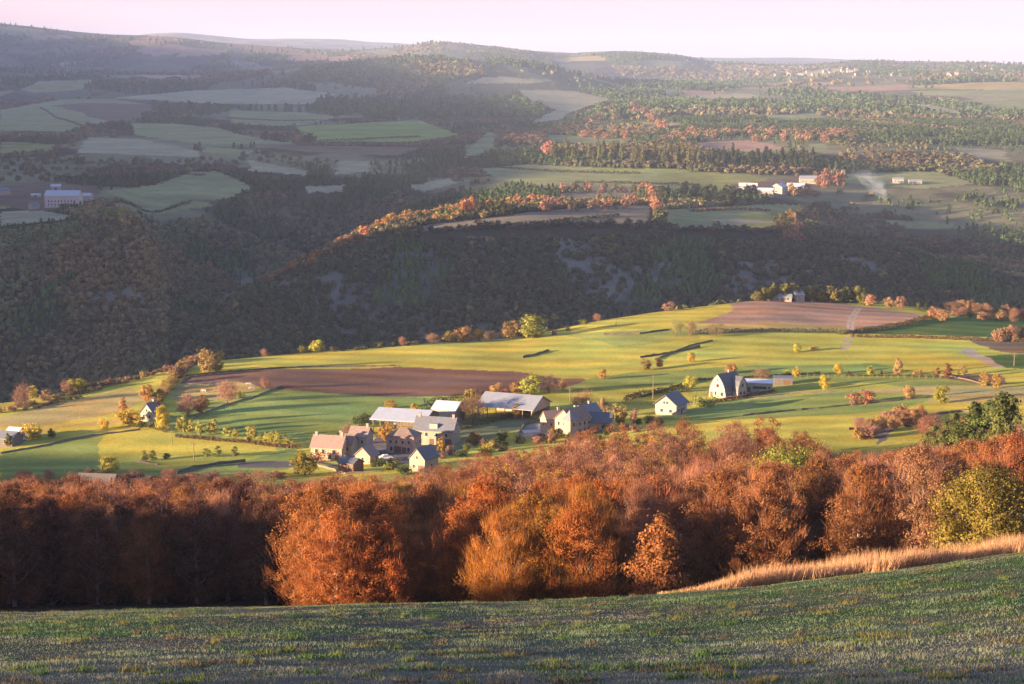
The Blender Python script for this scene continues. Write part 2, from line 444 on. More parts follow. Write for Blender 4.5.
FARF = [
 (BLUEG, z1([(0,320),(180,290),(330,290),(440,305),(460,340),(330,360),(200,385),(0,380)])),
 (BROWN, z1([(150,308),(260,300),(440,305),(462,342),(330,362),(240,330)])),
 (BLUEG, z1([(60,262),(120,237),(300,232),(235,262),(100,272)])),
 (PALE, z1([(330,287),(560,265),(830,255),(980,275),(930,305),(600,302),(450,292)])),
 (BLUEG, z1([(670,322),(900,330),(1000,342),(860,368),(680,368)])),
 (BLUEG, z1([(370,362),(500,360),(620,372),(740,402),(870,420),(600,422),(400,395)])),
 ((.24, .245, .085), z1([(0,412),(200,425),(180,445),(0,460)])),
 (PALE, z1([(255,402),(400,405),(580,440),(590,460),(400,452),(225,447)])),
 (PALE, z1([(725,467),(900,500),(920,515),(730,500)])),
 (BLUEG, z1([(300,560),(450,540),(560,502),(640,500),(745,550),(660,582),(400,592)])),
 (GREEN, z1([(860,370),(1223,350),(1350,395),(1200,415),(920,413)])),
 (PALE, z1([(0,618),(120,615),(250,635),(0,660)])),
 (BROWN, z1([(720,425),(1245,430),(1160,455),(900,445)])),
 (GREEN, z1([(0,575),(60,575),(60,600),(0,612)])),
 (BLUEG, z1([(330,596),(600,592),(640,600),(500,622),(350,618)])),
 (PALE, z1([(530,262),(700,267),(800,290),(740,308),(680,330),(650,350),(560,362),(640,320),(560,290)], ox=337)),
 (BLUEG, z1([(600,392),(860,405),(840,420),(620,416)], ox=337)),
 (BLUEG, z1([(370,450),(440,380),(470,395),(460,430),(380,462)], ox=337)),
 (BLUEG, z1([(420,492),(560,480),(900,500),(1023,495),(1023,540),(860,545),(700,532),(600,542),(460,522)], ox=337)),
 ((.22, .19, .13), z1([(200,674),(300,650),(430,638),(560,620),(800,600),(920,600),(900,655),(700,650),(420,660),(210,690)], ox=337)),
 ((.22, .19, .13), z1([(640,560),(860,548),(880,575),(690,590)], ox=337)),
 (BLUEG, z1([(960,612),(1240,598),(1390,596),(1330,650),(1200,672),(960,664)], ox=337)),
 ((.24, .245, .085), z1([(1200,625),(1340,622),(1330,650),(1210,672),(1150,668)], ox=337)),  # sunlit patch painted into the green field
 ((.24, .245, .085), z1([(0,500),(200,507),(280,522),(180,555),(60,548),(-80,520)], ox=674)),
 (PINKP, z1([(40,416),(230,410),(330,432),(260,444),(100,440)], ox=674)),
 (PINKP, z1([(400,256),(680,250),(690,262),(500,267)], ox=674)),
 (STRAW, z1([(680,252),(950,238),(1110,244),(1110,262),(800,262)], ox=674)),
 (BLUEG, z1([(700,266),(1110,262),(1110,290),(900,286),(720,278)], ox=674)),
 (PALE, z1([(590,298),(750,306),(880,334),(700,326),(600,308)], ox=674)),
 (BLUEG, z1([(830,292),(1110,290),(1110,318),(850,320)], ox=674)),
 (BLUEG, z1([(490,508),(760,500),(880,535),(740,552),(600,544),(500,535)], ox=674)),
 (BLUEG, z1([(395,420),(450,420),(440,452),(385,448)], ox=674)),
 (BROWN, z1([(165,540),(330,520),(440,515),(440,548),(300,575),(170,565)], ox=674)),
 (BROWN, z1([(0,545),(100,535),(290,545),(290,600),(100,618),(0,600)])),
 (PALE, z1([(100,640),(200,640),(330,650),(150,660)], ox=674)),
 (GREEN, z1([(640,480),(760,490),(1000,494),(1000,505),(800,500)], ox=337)),
 (PALE, z1([(0,470),(100,470),(90,500),(0,510)], ox=337)), (PALE, z1([(200,545),(330,520),(350,535),(260,560)], ox=337)),
 (BLUEG, z1([(600,430),(760,440),(700,455),(590,445)])), (PALE, z1([(880,545),(1010,540),(1010,560),(900,562)])),
 (PALE, z1([(30,280),(200,272),(260,282),(60,292)], ox=674)), (BLUEG, z1([(250,340),(420,330),(440,345),(280,355)], ox=674)), (PALE, z1([(820,430),(960,440),(980,470),(860,462)], ox=674)), (BLUEG, z1([(560,640),(760,650),(880,668),(700,668)], ox=674)),
 (STRAW, z1([(860,355),(1000,362),(960,372),(880,366)], ox=337)),
 (PALE, z1([(430,225),(640,235),(560,245),(380,243)], ox=337)),
 (PINKP, z1([(90,102),(200,103),(230,112),(100,114)])), (PINKP, z1([(390,147),(430,134),(520,130),(560,140),(640,148),(450,163)])),
 (STRAW, z1([(100,190),(250,178),(330,176),(180,192)])), (PINKP, z1([(560,150),(680,145),(660,160),(500,166)])),
 (STRAW, z1([(610,170),(760,163),(820,176),(640,180)], ox=337)), (STRAW, z1([(350,215),(480,200),(500,205),(400,225)], ox=674)),
]

def inpoly(x, y, P):
    P = np.asarray(P); r = np.zeros(np.shape(x), bool)
    x1, y1 = P[:, 0], P[:, 1]; x2, y2 = np.roll(x1, -1), np.roll(y1, -1)
    for a, b, c, d in zip(x1, y1, x2, y2):
        if b == d: continue
        r ^= ((y < b) != (y < d)) & (x < (c - a) * (y - b) / (d - b) + a)
    return r

def world_poly(pts, y0):
    # outlines are followed on the land itself; edges are subdivided so that they hug the relief
    W = []
    n = len(pts)
    for i in range(n):
        (a, b), (c, d) = pts[i], pts[(i + 1) % n]
        for t in ((0, .5) if y0 > 1500 else (0,)):
            h = hit(a + (c - a) * t, b + (d - b) * t, y0)
            if h: W.append(h[:2])
    return W
POLY = [(c, world_poly(p, y0)) for c, p, y0 in NEARF]
FPOLY = [(c, world_poly(p, 1850)) for c, p in FARF]

def seg_dist(x, y, a, b):
    ax, ay = a; bx, by = b; dx, dy = bx - ax, by - ay
    t = np.clip(((x - ax) * dx + (y - ay) * dy) / (dx * dx + dy * dy + 1e-9), 0, 1)
    return np.hypot(x - ax - t * dx, y - ay - t * dy)

ROCKS = [[(552, 246), (572, 240), (600, 256), (628, 264), (642, 290), (604, 300), (566, 288)], [(728, 286), (738, 268), (758, 258), (778, 266), (792, 282), (790, 296), (726, 296)],
         [(640, 262), (668, 258), (690, 272), (676, 284), (648, 276)], [(830, 250), (868, 258), (902, 276), (890, 284), (846, 268)], [(222, 272), (262, 268), (292, 286), (262, 298), (230, 290)],
         [(322, 272), (346, 268), (352, 284), (330, 290)], [(470, 236), (486, 240), (480, 262), (466, 252)], [(80, 300), (120, 290), (160, 306), (120, 318)]]
RPOLY = [world_poly(p, 1150) for p in ROCKS]
def on_rock(x, y):
    wx = x + 14 * vnoise(x / 16, y / 16, 73); wy = y + 26 * vnoise(x / 18, y / 18, 74)
    r = np.zeros(np.shape(x), bool)
    for P in RPOLY:
        if len(P) >= 3: r |= inpoly(wx, wy, P)
    return r
def farcell(x, y):
    wx = x + 160 * vnoise(x / 500, y / 500, 5); wy = y + 320 * vnoise(x / 420, y / 900, 6)
    a = _hash(np.floor(wx / 260 + .5 * (np.floor(wy / 620) % 2)), np.floor(wy / 620), 91)
    b = .5 + .9 * fbm(x / 1700, y / 2600, 15, 3)
    return np.clip(.55 * a + .45 * b, 0, 1)
def cover(x, y):
    """linear rgb of the land cover at world x, y"""
    n1 = vnoise(x / 9, y / 9, 71); n2 = vnoise(x / 9, y / 9, 72)
    k = np.clip(y * 0.0018, 0, 7)
    wx, wy = x + n1 * k, y + n2 * k
    C = np.zeros(x.shape + (3,)); C[:] = WOODF
    # the near meadow: grass with paler worn patches
    me = y < 128
    f = fbm(x / 9, y / 6, 41, 4); g = fbm(x / 2.2, y / 1.6, 43, 3)
    t = np.clip(0.5 + 0.9 * f + 0.45 * g, 0, 1)[..., None]
    near = np.clip((48 - y) / 18 + 0.8 * f, 0, 1)[..., None]
    mc = np.array((.05, .095, .035)) * t + np.array((.10, .09, .075)) * (1 - t)
    mc = mc * (1 - .75 * near) + np.array((.21, .19, .15)) * .75 * near
    C[me] = mc[me]
    fields = (y > 480) & (y < 1150)
    C[fields] = (.26, .26, .07)
    for c, P in POLY:
        if len(P) < 3: continue
        xs = [p[0] for p in P]; ys = [p[1] for p in P]
        bb = (wx > min(xs) - 5) & (wx < max(xs) + 5) & (wy > min(ys) - 5) & (wy < max(ys) + 5)
        i = np.nonzero(bb.ravel())[0]
        if len(i) == 0: continue
        q = inpoly(wx.ravel()[i], wy.ravel()[i], P)
        C.reshape(-1, 3)[i[q]] = c
    # mowing strips, faint
    fi = (y > 480) & (y < 1150)
    st = 1 + 0.13 * np.sin((y + 0.25 * x) / 3.6 + 2 * fbm(x / 60, y / 60, 9, 2)) + 0.30 * fbm(x / 45, y / 45, 77, 4)
    C[fi] *= st[fi][..., None]
    hue = fbm(x / 30, y / 24, 79, 4)
    tint = np.stack([1 + .35 * hue, 1 + .05 * hue, 1 - .2 * hue], -1)
    C[fi] *= np.clip(tint, .6, 1.5)[fi]
    for c, pts, wd in TR_W:
        for a, b in zip(pts[:-1], pts[1:]):
            q = seg_dist(x, y, a, b) < wd
            C[q] = c
    fa = (y > 1150) & (y < 40000)
    v = 1 + .25 * fbm(x / 60, y / 60, 51, 3)
    op = sstep(-.1, .25, -fbm(x / 260, y / 330, 93, 4))[..., None] * sstep(2150, 2300, y)[..., None]
    C[fa] = ((np.array((.065, .055, .035)) * (1 - op) + np.array((.19, .18, .10)) * op) * v[..., None])[fa]
    # bare rock showing on the steep flanks
    rk = (fbm(x / 120 + 3, y / 150, 61, 4) > 0.30) & (y > 1200) & (y < 2000)
    C[rk] = (.15, .135, .115)
    rf = on_rock(x, y)
    C[rf] = (np.array((.18, .165, .13)) * (1 + .35 * fbm(x / 14, y / 20, 67, 3))[..., None])[rf]
    ff = y > 6200                      # far country: mosaic of field, heath and wood
    cell = farcell(x, y)
    pal = np.array([(.09, .085, .06), (.13, .13, .08), (.20, .20, .12), (.34, .23, .15), (.44, .30, .19)])
    far = pal[np.clip(np.searchsorted([.40, .60, .76, .90], cell), 0, 4)]
    C[ff] = far[ff]
    for c, P in FPOLY:
        if len(P) < 3: continue
        xs = [p[0] for p in P]; ys = [p[1] for p in P]
        bb = (wx > min(xs) - 5) & (wx < max(xs) + 5) & (wy > min(ys) - 5) & (wy < max(ys) + 5)
        i = np.nonzero(bb.ravel())[0]
        if len(i) == 0: continue
        q = inpoly(wx.ravel()[i], wy.ravel()[i], P)
        vv = (1 + .22 * fbm(wx.ravel()[i[q]] / 70, wy.ravel()[i[q]] / 70, 53, 3))[:, None]
        C.reshape(-1, 3)[i[q]] = np.array(c) * vv
    return np.clip(C, 0.005, .8)

TR_W = []
for c, pts, wd in TRACKS:
    w = [hit(a, b, 480) for a, b in pts]
    TR_W.append((c, [q[:2] for q in w if q], wd / 2))

def rows_y():
    ys = [-300.0]
    while ys[-1] < 30000:
        y = ys[-1]
        if y < -10: d = 12
        elif y < 20: d = 2
        elif y < 130: d = .8
        elif y < 480: d = 3
        elif y < 1100: d = y * .0028
        elif y < 2300: d = y * .0042
        elif y < 7000: d = y * .0055
        else: d = y * .009
        ys.append(y + d)
    return np.array(ys)

def build_land():
    ys = rows_y()
    u = np.arange(-.305, .3051, .00085)
    o = [.305]
    while o[-1] < 1.9: o.append(o[-1] + .004 + (o[-1] - .305) * .12)
    o = np.array(o[1:]); u = np.concatenate([-o[::-1], u, o])
    w = np.sqrt(np.maximum(ys, 0) ** 2 + 45 ** 2)
    X = u[None, :] * w[:, None]; Y = np.repeat(ys[:, None], len(u), 1)
    Zt = land(X, Y)
    C = cover(X, Y)
    nr, nc = X.shape
    V = np.stack([X, Y, Zt], -1).reshape(-1, 3)
    i = np.arange(nr * nc).reshape(nr, nc)
    Fc = np.stack([i[:-1, :-1], i[:-1, 1:], i[1:, 1:], i[1:, :-1]], -1).reshape(-1, 4)
    g = link("ground", mesh_np("ground", V, Fc, M['ground'], C.reshape(-1, 3), True))
    return tag(g, "rolling land of meadow, fields, gorge and far plateau", "ground", kind="structure")
build_land()
haze(4.0e-5)
# ------------------------------------------------------------------ foliage building blocks
def rng(s): return np.random.default_rng(s)

def tris_at(P, N, size, g, jit=0.9, aspect=1.0):
    """one triangle per point, facing roughly along N"""
    n = len(P)
    D = N + g.normal(size=(n, 3)) * jit
    D /= np.linalg.norm(D, axis=1, keepdims=True) + 1e-9
    A = np.cross(D, g.normal(size=(n, 3))); A /= np.linalg.norm(A, axis=1, keepdims=True) + 1e-9
    B = np.cross(D, A)
    s = (size * g.uniform(.6, 1.4, n))[:, None]
    V = np.stack([P - A * s * .6 - B * s * .4 * aspect, P + A * s * .6 - B * s * .4 * aspect, P + B * s * .75 * aspect], 1)
    return V.reshape(-1, 3), np.arange(3 * n).reshape(-1, 3)

def twigs(P, D, L, w, g):
    """thin tapering triangles: fine bare twigs"""
    n = len(P)
    D = D / (np.linalg.norm(D, axis=1, keepdims=True) + 1e-9)
    S = np.cross(D, g.normal(size=(n, 3))); S /= np.linalg.norm(S, axis=1, keepdims=True) + 1e-9
    l = (L * g.uniform(.5, 1.3, n))[:, None]
    V = np.stack([P - S * w / 2, P + S * w / 2, P + D * l], 1)
    return V.reshape(-1, 3), np.arange(3 * n).reshape(-1, 3)

def join(parts):
    V = []; Fc = []; C = []; o = 0
    for v, f, c in parts:
        V.append(v); Fc.append(f + o); C.append(c); o += len(v)
    return np.vstack(V), np.vstack(Fc), np.vstack(C)

def tube(pts, rad, sides=5):
    pts = np.array(pts, float); V = []; Fc = []
    for i, p in enumerate(pts):
        d = pts[min(i + 1, len(pts) - 1)] - pts[max(i - 1, 0)]; d /= np.linalg.norm(d) + 1e-9
        a = np.cross(d, (0.3, 0.9, 0.1)); a /= np.linalg.norm(a) + 1e-9; b = np.cross(d, a)
        for k in range(sides):
            t = 2 * math.pi * k / sides
            V.append(p + (a * math.cos(t) + b * math.sin(t)) * rad[i])
    for i in range(len(pts) - 1):
        for k in range(sides):
            q = i * sides; k2 = (k + 1) % sides
            Fc.append((q + k, q + k2, q + sides + k2, q + sides + k))
    return np.array(V), np.array(Fc)

def trunk_mesh(name, H, r, R_, g, nl=16, mat='bark', lift=.25, h0=.18):
    parts = []
    bend = g.normal(size=2) * .02 * H
    zs = np.linspace(0, 1, 7)
    axis = np.array([[bend[0] * z * z, bend[1] * z * z, z * H * .88] for z in zs])
    v, f = tube(axis, [r * (1.25 - z * 1.15) + .012 for z in zs], 7)
    parts.append((v, f, np.ones((len(v), 3))))
    for i in range(nl):
        t = h0 + (0.92 - h0) * (i + g.uniform(0, 1)) / nl
        an = i * 2.4 + g.uniform(-.4, .4); L = R_ * (1.05 - .6 * t) * g.uniform(.6, 1.0)
        p0 = np.array([bend[0] * t * t, bend[1] * t * t, t * H * .88])
        d = np.array([math.cos(an), math.sin(an), 0])
        pts = [p0 + d * L * q + np.array([0, 0, L * (lift * q + .45 * q * q)]) for q in (0, .35, .7, 1)]
        rr = r * (.5 - .35 * t)
        v, f = tube(pts, [rr, rr * .65, rr * .35, .012], 4)
        parts.append((v, f, np.ones((len(v), 3))))
        for j in range(3):
            q = g.uniform(.35, .8); b0 = p0 + d * L * q + np.array([0, 0, L * (lift * q + .45 * q * q)])
            dd = d + g.normal(size=3) * .6; dd[2] = abs(dd[2]) + .5; dd /= np.linalg.norm(dd)
            v, f = tube([b0, b0 + dd * L * .25, b0 + dd * L * .5], [rr * .35, rr * .2, .01], 3)
            # 3-sided twigs as quads too
            parts.append((v, f, np.ones((len(v), 3))))
    V, Fc, C = join(parts)
    return mesh_np(name, V, Fc, M[mat])

def shell_points(n, H, R_, z0, shape, g, K=46, spread=.17, fill=.35, irr=.25):
    """points gathered into clumps spread through the crown volume"""
    th = g.uniform(0, 2 * math.pi, K * 6); t = g.uniform(0.02, .99, K * 6)
    prof = shape(t)
    rr = np.where(g.uniform(size=K * 6) < fill, g.uniform(.2, .8, K * 6), g.uniform(.8, 1.0, K * 6))
    keep = g.uniform(size=K * 6) < prof + .12
    th, t, rr, prof = [a[keep][:K] for a in (th, t, rr, prof)]
    K = len(th)
    lob = 1 + irr * np.sin(th * 3 + g.uniform(0, 6)) * .6 + irr * g.normal(size=K) * .5
    rad = R_ * prof * rr * lob
    Cc = np.stack([rad * np.cos(th), rad * np.sin(th), z0 + t * (H - z0)], 1)
    k = g.integers(0, K, n)
    sp = R_ * spread * g.uniform(.6, 1.5, K)[k][:, None]
    off = g.normal(size=(n, 3)) * sp * np.array([1, 1, .75])
    P = Cc[k] + off
    ctr = np.array([0, 0, z0 + .45 * (H - z0)])
    N = off * 1.2 / (sp + 1e-6) + (P - ctr) / R_ * 1.0 + np.array([0, 0, .25])
    shade = g.uniform(.72, 1.28, K)[k]
    return P, N, shade, k

def colvar(shade, g, n, amp=.25, hue=.18):
    s = (shade * g.uniform(1 - amp, 1 + amp, n))[:, None]
    h = g.normal(size=n)[:, None] * hue
    c = s * np.hstack([1 + h * .35, 1 + h * .9, 1 - h * .2])
    return np.repeat(np.clip(c, .15, 2.2), 3, axis=0)

SH_ROUND = lambda t: np.sqrt(np.clip(1 - (2 * t - .9) ** 2 / 1.25, 0, 1))
SH_DOME = lambda t: np.clip(np.sqrt(np.clip(1 - t ** 2.2, 0, 1)) * (0.55 + .9 * np.minimum(t * 2.2, .5)), 0, 1)
SH_CONE = lambda t: np.clip((1 - t) ** .75 * 1.05 * np.minimum(1, .45 + t * 4), 0, 1)
SH_COL = lambda t: np.clip(np.minimum(1, .5 + t * 3) * np.sqrt(np.clip(1 - t ** 3, 0, 1)), 0, 1)

PROTO = {}
def proto(kind, H, R_, n, size, shape, z0, seeds, K=46, spread=.17, fill=.35, twn=0, twl=1.0, tww=.05, tr=None, nl=14,
          bark='bark', jit=.9, lift=.25, h0=.18, irr=.25, down=0.0, twc=1.0):
    L = []
    for s in seeds:
        g = rng(s)
        parts = []
        P, N, sh, k = shell_points(n, H, R_, z0, shape, g, K, spread, fill, irr)
        if n > 0:
            P[:, 2] -= down * np.hypot(P[:, 0], P[:, 1])
            v, f = tris_at(P, N, size, g, jit); parts.append((v, f, colvar(sh, g, n)))
        if twn:
            P, N, sh, k = shell_points(twn, H, R_, z0, shape, g, K, spread * 1.2, fill, irr)
            D = (P - np.array([0, 0, z0 * .4])); D /= np.linalg.norm(D, axis=1, keepdims=True)
            D += np.array([0, 0, .55]) + g.normal(size=D.shape) * .35
            v, f = twigs(P - D * twl * .3, D, twl, tww, g); parts.append((v, f, colvar(sh * twc, g, twn)))
        V, Fc, C = join(parts)
        cm = mesh_np(kind + "_crown", V, Fc, M['leaf'], C)
        tm = trunk_mesh(kind + "_trunk", H, tr or R_ * .055, R_, g, nl, bark, lift, h0) if nl >= 0 else None
        L.append((tm, cm, H))
    PROTO[kind] = L

proto('beech', 15, 4.5, 21000, .15, SH_DOME, .8, (1, 2, 3, 4, 5), K=150, spread=.085, fill=.5, twn=6500, twl=1.25, tww=.04, nl=32, bark='pale_bark', irr=.42, lift=.55, jit=2.0, twc=1.35)
proto('bare_beech', 15, 4.2, 4200, .13, SH_DOME, 1.6, (11, 12, 13), K=100, spread=.11, fill=.5, twn=15000, twl=1.3, tww=.038, nl=34, bark='pale_bark', irr=.42, lift=.75, jit=2.0, twc=1.2)
proto('cone_oak', 14, 4.6, 17000, .27, SH_CONE, 1.4, (21,), K=95, spread=.12, twn=0, nl=14, irr=.25)
proto('birch', 16, 2.6, 1500, .24, SH_COL, 6.5, (25, 26), K=34, spread=.2, twn=2500, twl=1.0, tww=.04, tr=.19, nl=12, bark='pale_bark', h0=.45)
proto('round', 7, 3.0, 2600, .36, SH_ROUND, .9, (31, 32, 33, 34), K=40, spread=.17, nl=9, irr=.3)
proto('big_round', 12, 5.4, 26000, .19, SH_ROUND, .3, (35,), K=120, spread=.13, fill=.5, nl=14, irr=.12)
proto('bare', 7, 3.3, 420, .26, SH_ROUND, 1.3, (41, 42, 43), K=40, spread=.17, twn=2600, twl=1.0, tww=.06, nl=14, lift=.5)
proto('column', 7, 1.5, 1700, .3, SH_COL, 1.0, (51, 52, 53), K=26, spread=.22, nl=6)
proto('pine', 15, 4.2, 17000, .24, SH_CONE, 2.0, (61, 62, 63), K=105, spread=.085, fill=.3, nl=18, lift=.05, irr=.5, jit=.6)
proto('spruce', 16, 2.9, 900, .8, SH_CONE, .8, (71, 72, 73), K=60, spread=.14, nl=0, tr=.2, jit=.5)
proto('bush', 2.2, 1.6, 700, .26, SH_ROUND, .05, (81, 82, 83), K=18, spread=.22, nl=5, tr=.05, irr=.35)
proto('copse', 9, 3.8, 260, 1.1, SH_ROUND, .4, (91, 92, 93, 94), K=30, spread=.18, nl=0, tr=.2, irr=.35)
random.seed(7)

NAMES = dict(beech='beech_tree', bare_beech='beech_tree', cone_oak='generic_tree', birch='birch_tree', round='broadleaf_tree', big_round='broadleaf_tree', bare='broadleaf_tree',
             column='poplar_tree', pine='pine_tree', spruce='spruce_tree', bush='bush', copse='broadleaf_tree')
def tree(kind, loc, h, colr, label, group=None, wide=1.0, name=None, cat=None, vi=None, sink=.1):
    L = PROTO[kind]; tm, cm, H = L[random.randrange(len(L)) if vi is None else vi % len(L)]
    s = h / H
    nm = name or NAMES[kind]
    r = empty(nm, (loc[0], loc[1], loc[2] - sink), random.uniform(0, 6.28))
    r.scale = (s * wide, s * wide, s)
    tag(r, label, cat or ('bush' if nm == 'bush' else 'tree'), group)
    if tm is not None:
        t = link("trunk", tm, r)
    c = link("crown", cm, r)
    j = random.uniform(.85, 1.15)
    c.color = (colr[0] * j * random.uniform(.95, 1.05), colr[1] * j * random.uniform(.92, 1.08), colr[2] * j, 1)
    return r

RUSSET = (.25, .105, .045); ORANGE = (.36, .145, .035); MAROON = (.13, .055, .036); TWIG = (.30, .145, .085); AMBER = (.36, .20, .04)
YELLOW = (.52, .38, .06); OLIVE = (.17, .17, .035); LGREEN = (.24, .26, .05); PINK = (.30, .175, .12); DARKG = (.055, .07, .025); PINEG = (.075, .095, .028)

# ------------------------------------------------------------------ far woods: too many to count, one object each
def blob(n, g, conifer=False):
    """a small rough crown of n facets, unit radius, base at 0"""
    i = np.arange(n) + .5
    if conifer:
        t = (i / n) ** .8; th = i * 2.39996
        P = np.stack([np.cos(th) * (1 - t) * .75, np.sin(th) * (1 - t) * .75, t * 2.2 + .2], 1)
        N = np.stack([np.cos(th), np.sin(th), np.full(n, .45)], 1)
    else:
        z = 1 - i / n * 1.5; th = i * 2.39996; r = np.sqrt(np.clip(1 - z * z, 0, 1))
        N = np.stack([np.cos(th) * r, np.sin(th) * r, z], 1)
        P = N * (1 + .13 * g.normal(size=(n, 1))) * np.array([1, 1, .85]); P[:, 2] += .85
    sz = np.full(n, 3.3 / math.sqrt(n) * (1.15 if not conifer else 1.0))
    v, f = tris_at(P, N, sz, g, .35)
    return v, f

def forest(name, label, X, Y, rad, colr, nf, seed, con=None, zoff=0.0):
    g = rng(seed); n = len(X)
    Zt = land(X, Y)
    Vs = []; Cs = []
    idx = g.integers(0, 4, n)
    con = np.zeros(n, bool) if con is None else con
    for kk in range(4):
        for cf in (False, True):
            q = np.nonzero((idx == kk) & (con == cf))[0]
            if len(q) == 0: continue
            v, f = blob(nf, rng(seed * 10 + kk), cf)
            an = g.uniform(0, 6.28, len(q)); ca, sa = np.cos(an), np.sin(an)
            rr = rad[q]; hh = rr * g.uniform(.85, 1.25, len(q))
            W = np.empty((len(q), len(v), 3), np.float32)
            W[..., 0] = X[q][:, None] + rr[:, None] * (v[None, :, 0] * ca[:, None] - v[None, :, 1] * sa[:, None])
            W[..., 1] = Y[q][:, None] + rr[:, None] * (v[None, :, 0] * sa[:, None] + v[None, :, 1] * ca[:, None])
            W[..., 2] = Zt[q][:, None] + hh[:, None] * v[None, :, 2] + zoff
            C = colr[q][:, None, :] * np.repeat(g.uniform(.75, 1.25, (len(q), nf, 1)), 3, axis=1)
            Vs.append(W.reshape(-1, 3)); Cs.append(C.reshape(-1, 3))
    V = np.vstack(Vs); C = np.vstack(Cs)
    o = link(name, mesh_np(name, V, np.arange(len(V)).reshape(-1, 3), M['wood_leaf'], C))
    return tag(o, label, "wood", kind="stuff")

def in_open(x, y, grow=0):
    r = np.zeros(x.shape, bool)
    for c, P in FPOLY:
        if len(P) >= 3: r |= inpoly(x, y, P)
    return r
def blocks(x, y, h):
    """on open ground, or standing so that its top would hide open ground behind"""
    r = in_open(x, y); td = np.maximum(-land(x, y) / y, .012)
    for k in (.3, .6, .85): r |= in_open(x, y + k * h / td)
    return r
def jgrid(y0, y1, d, um, g):
    ys = np.arange(y0, y1, d); out = []
    for yy in ys:
        xs = np.arange(-um * yy, um * yy, d)
        out.append(np.stack([xs + g.uniform(-.5, .5, len(xs)) * d, yy + g.uniform(-.5, .5, len(xs)) * d], 1))
    return np.vstack(out)
def woodcol(x, y, g, con, spur=None):
    n = len(x)
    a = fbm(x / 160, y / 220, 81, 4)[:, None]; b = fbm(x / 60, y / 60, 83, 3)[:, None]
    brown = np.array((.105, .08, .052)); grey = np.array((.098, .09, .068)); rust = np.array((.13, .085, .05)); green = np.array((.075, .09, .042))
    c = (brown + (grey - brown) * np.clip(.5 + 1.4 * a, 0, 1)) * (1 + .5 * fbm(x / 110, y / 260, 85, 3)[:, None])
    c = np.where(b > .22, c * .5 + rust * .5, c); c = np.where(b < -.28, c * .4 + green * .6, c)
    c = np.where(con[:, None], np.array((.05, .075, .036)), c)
    if spur is not None: c = np.where((spur & ~con)[:, None], c * .3 + np.array((.052, .058, .034)) * .7, c * np.array((1.6, 1.5, 1.3)))  # spur painted darker, slope behind lighter, to stand in for light and haze
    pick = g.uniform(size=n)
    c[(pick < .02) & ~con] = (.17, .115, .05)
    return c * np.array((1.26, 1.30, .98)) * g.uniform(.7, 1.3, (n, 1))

def build_forests():
    g = rng(5)
    P = jgrid(1010, 2250, 5.4, .34, g); x, y = P[:, 0], P[:, 1]
    u = x / y * F + 512
    edge = np.interp(u, sorted(COLS), [COLS[k]['E'][0] for k in sorted(COLS)])
    ok = (y > edge + 26) & ~blocks(x, y, 7.5)
    rock = fbm(x / 120 + 3, y / 150, 61, 4) > .30
    ok &= ~(rock & (g.uniform(size=len(x)) < .38)) & (g.uniform(size=len(x)) < .95)
    ok &= ~(on_rock(x, y) & (g.uniform(size=len(x)) < .72))
    x, y = x[ok], y[ok]
    con = (fbm(x / 90, y / 110, 87, 3) > .34)
    rad = g.uniform(1.9, 3.7, len(x))
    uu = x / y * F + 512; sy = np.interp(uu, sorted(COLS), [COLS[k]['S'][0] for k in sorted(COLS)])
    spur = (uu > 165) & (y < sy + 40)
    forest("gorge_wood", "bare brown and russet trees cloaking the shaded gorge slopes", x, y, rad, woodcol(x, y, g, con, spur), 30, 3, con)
    # plateau
    P = jgrid(2250, 4700, 8.6, .34, g); x, y = P[:, 0], P[:, 1]
    op = blocks(x, y, 9)
    dens = fbm(x / 260, y / 330, 93, 4)
    ok = ~op & ((dens > -.10) | (g.uniform(size=len(x)) < .10))
    x, y = x[ok], y[ok]
    con = fbm(x / 230, y / 300, 95, 3) > .02
    rad = g.uniform(2.3, 4.6, len(x))
    forest("plateau_wood", "dark mixed woods and copses between the plateau fields", x, y, rad, woodcol(x, y, g, con) * .92, 20, 4, con)
    P = jgrid(4700, 12500, 26.0, .34, g); x, y = P[:, 0], P[:, 1]
    dens = fbm(x / 700, y / 900, 97, 4)
    ok = ~blocks(x, y, 15) & np.where(y > 6200, (farcell(x, y) < .42) | (g.uniform(size=len(x)) < .05), (dens > -.05) | (g.uniform(size=len(x)) < .1))
    x, y = x[ok], y[ok]
    con = fbm(x / 700, y / 900, 99, 3) > -.1
    rad = g.uniform(6, 10, len(x))
    forest("distant_wood", "hazy far woods on the distant hills", x, y, rad, woodcol(x, y, g, con) * 1.05, 14, 6, con, -4.0)
build_forests()
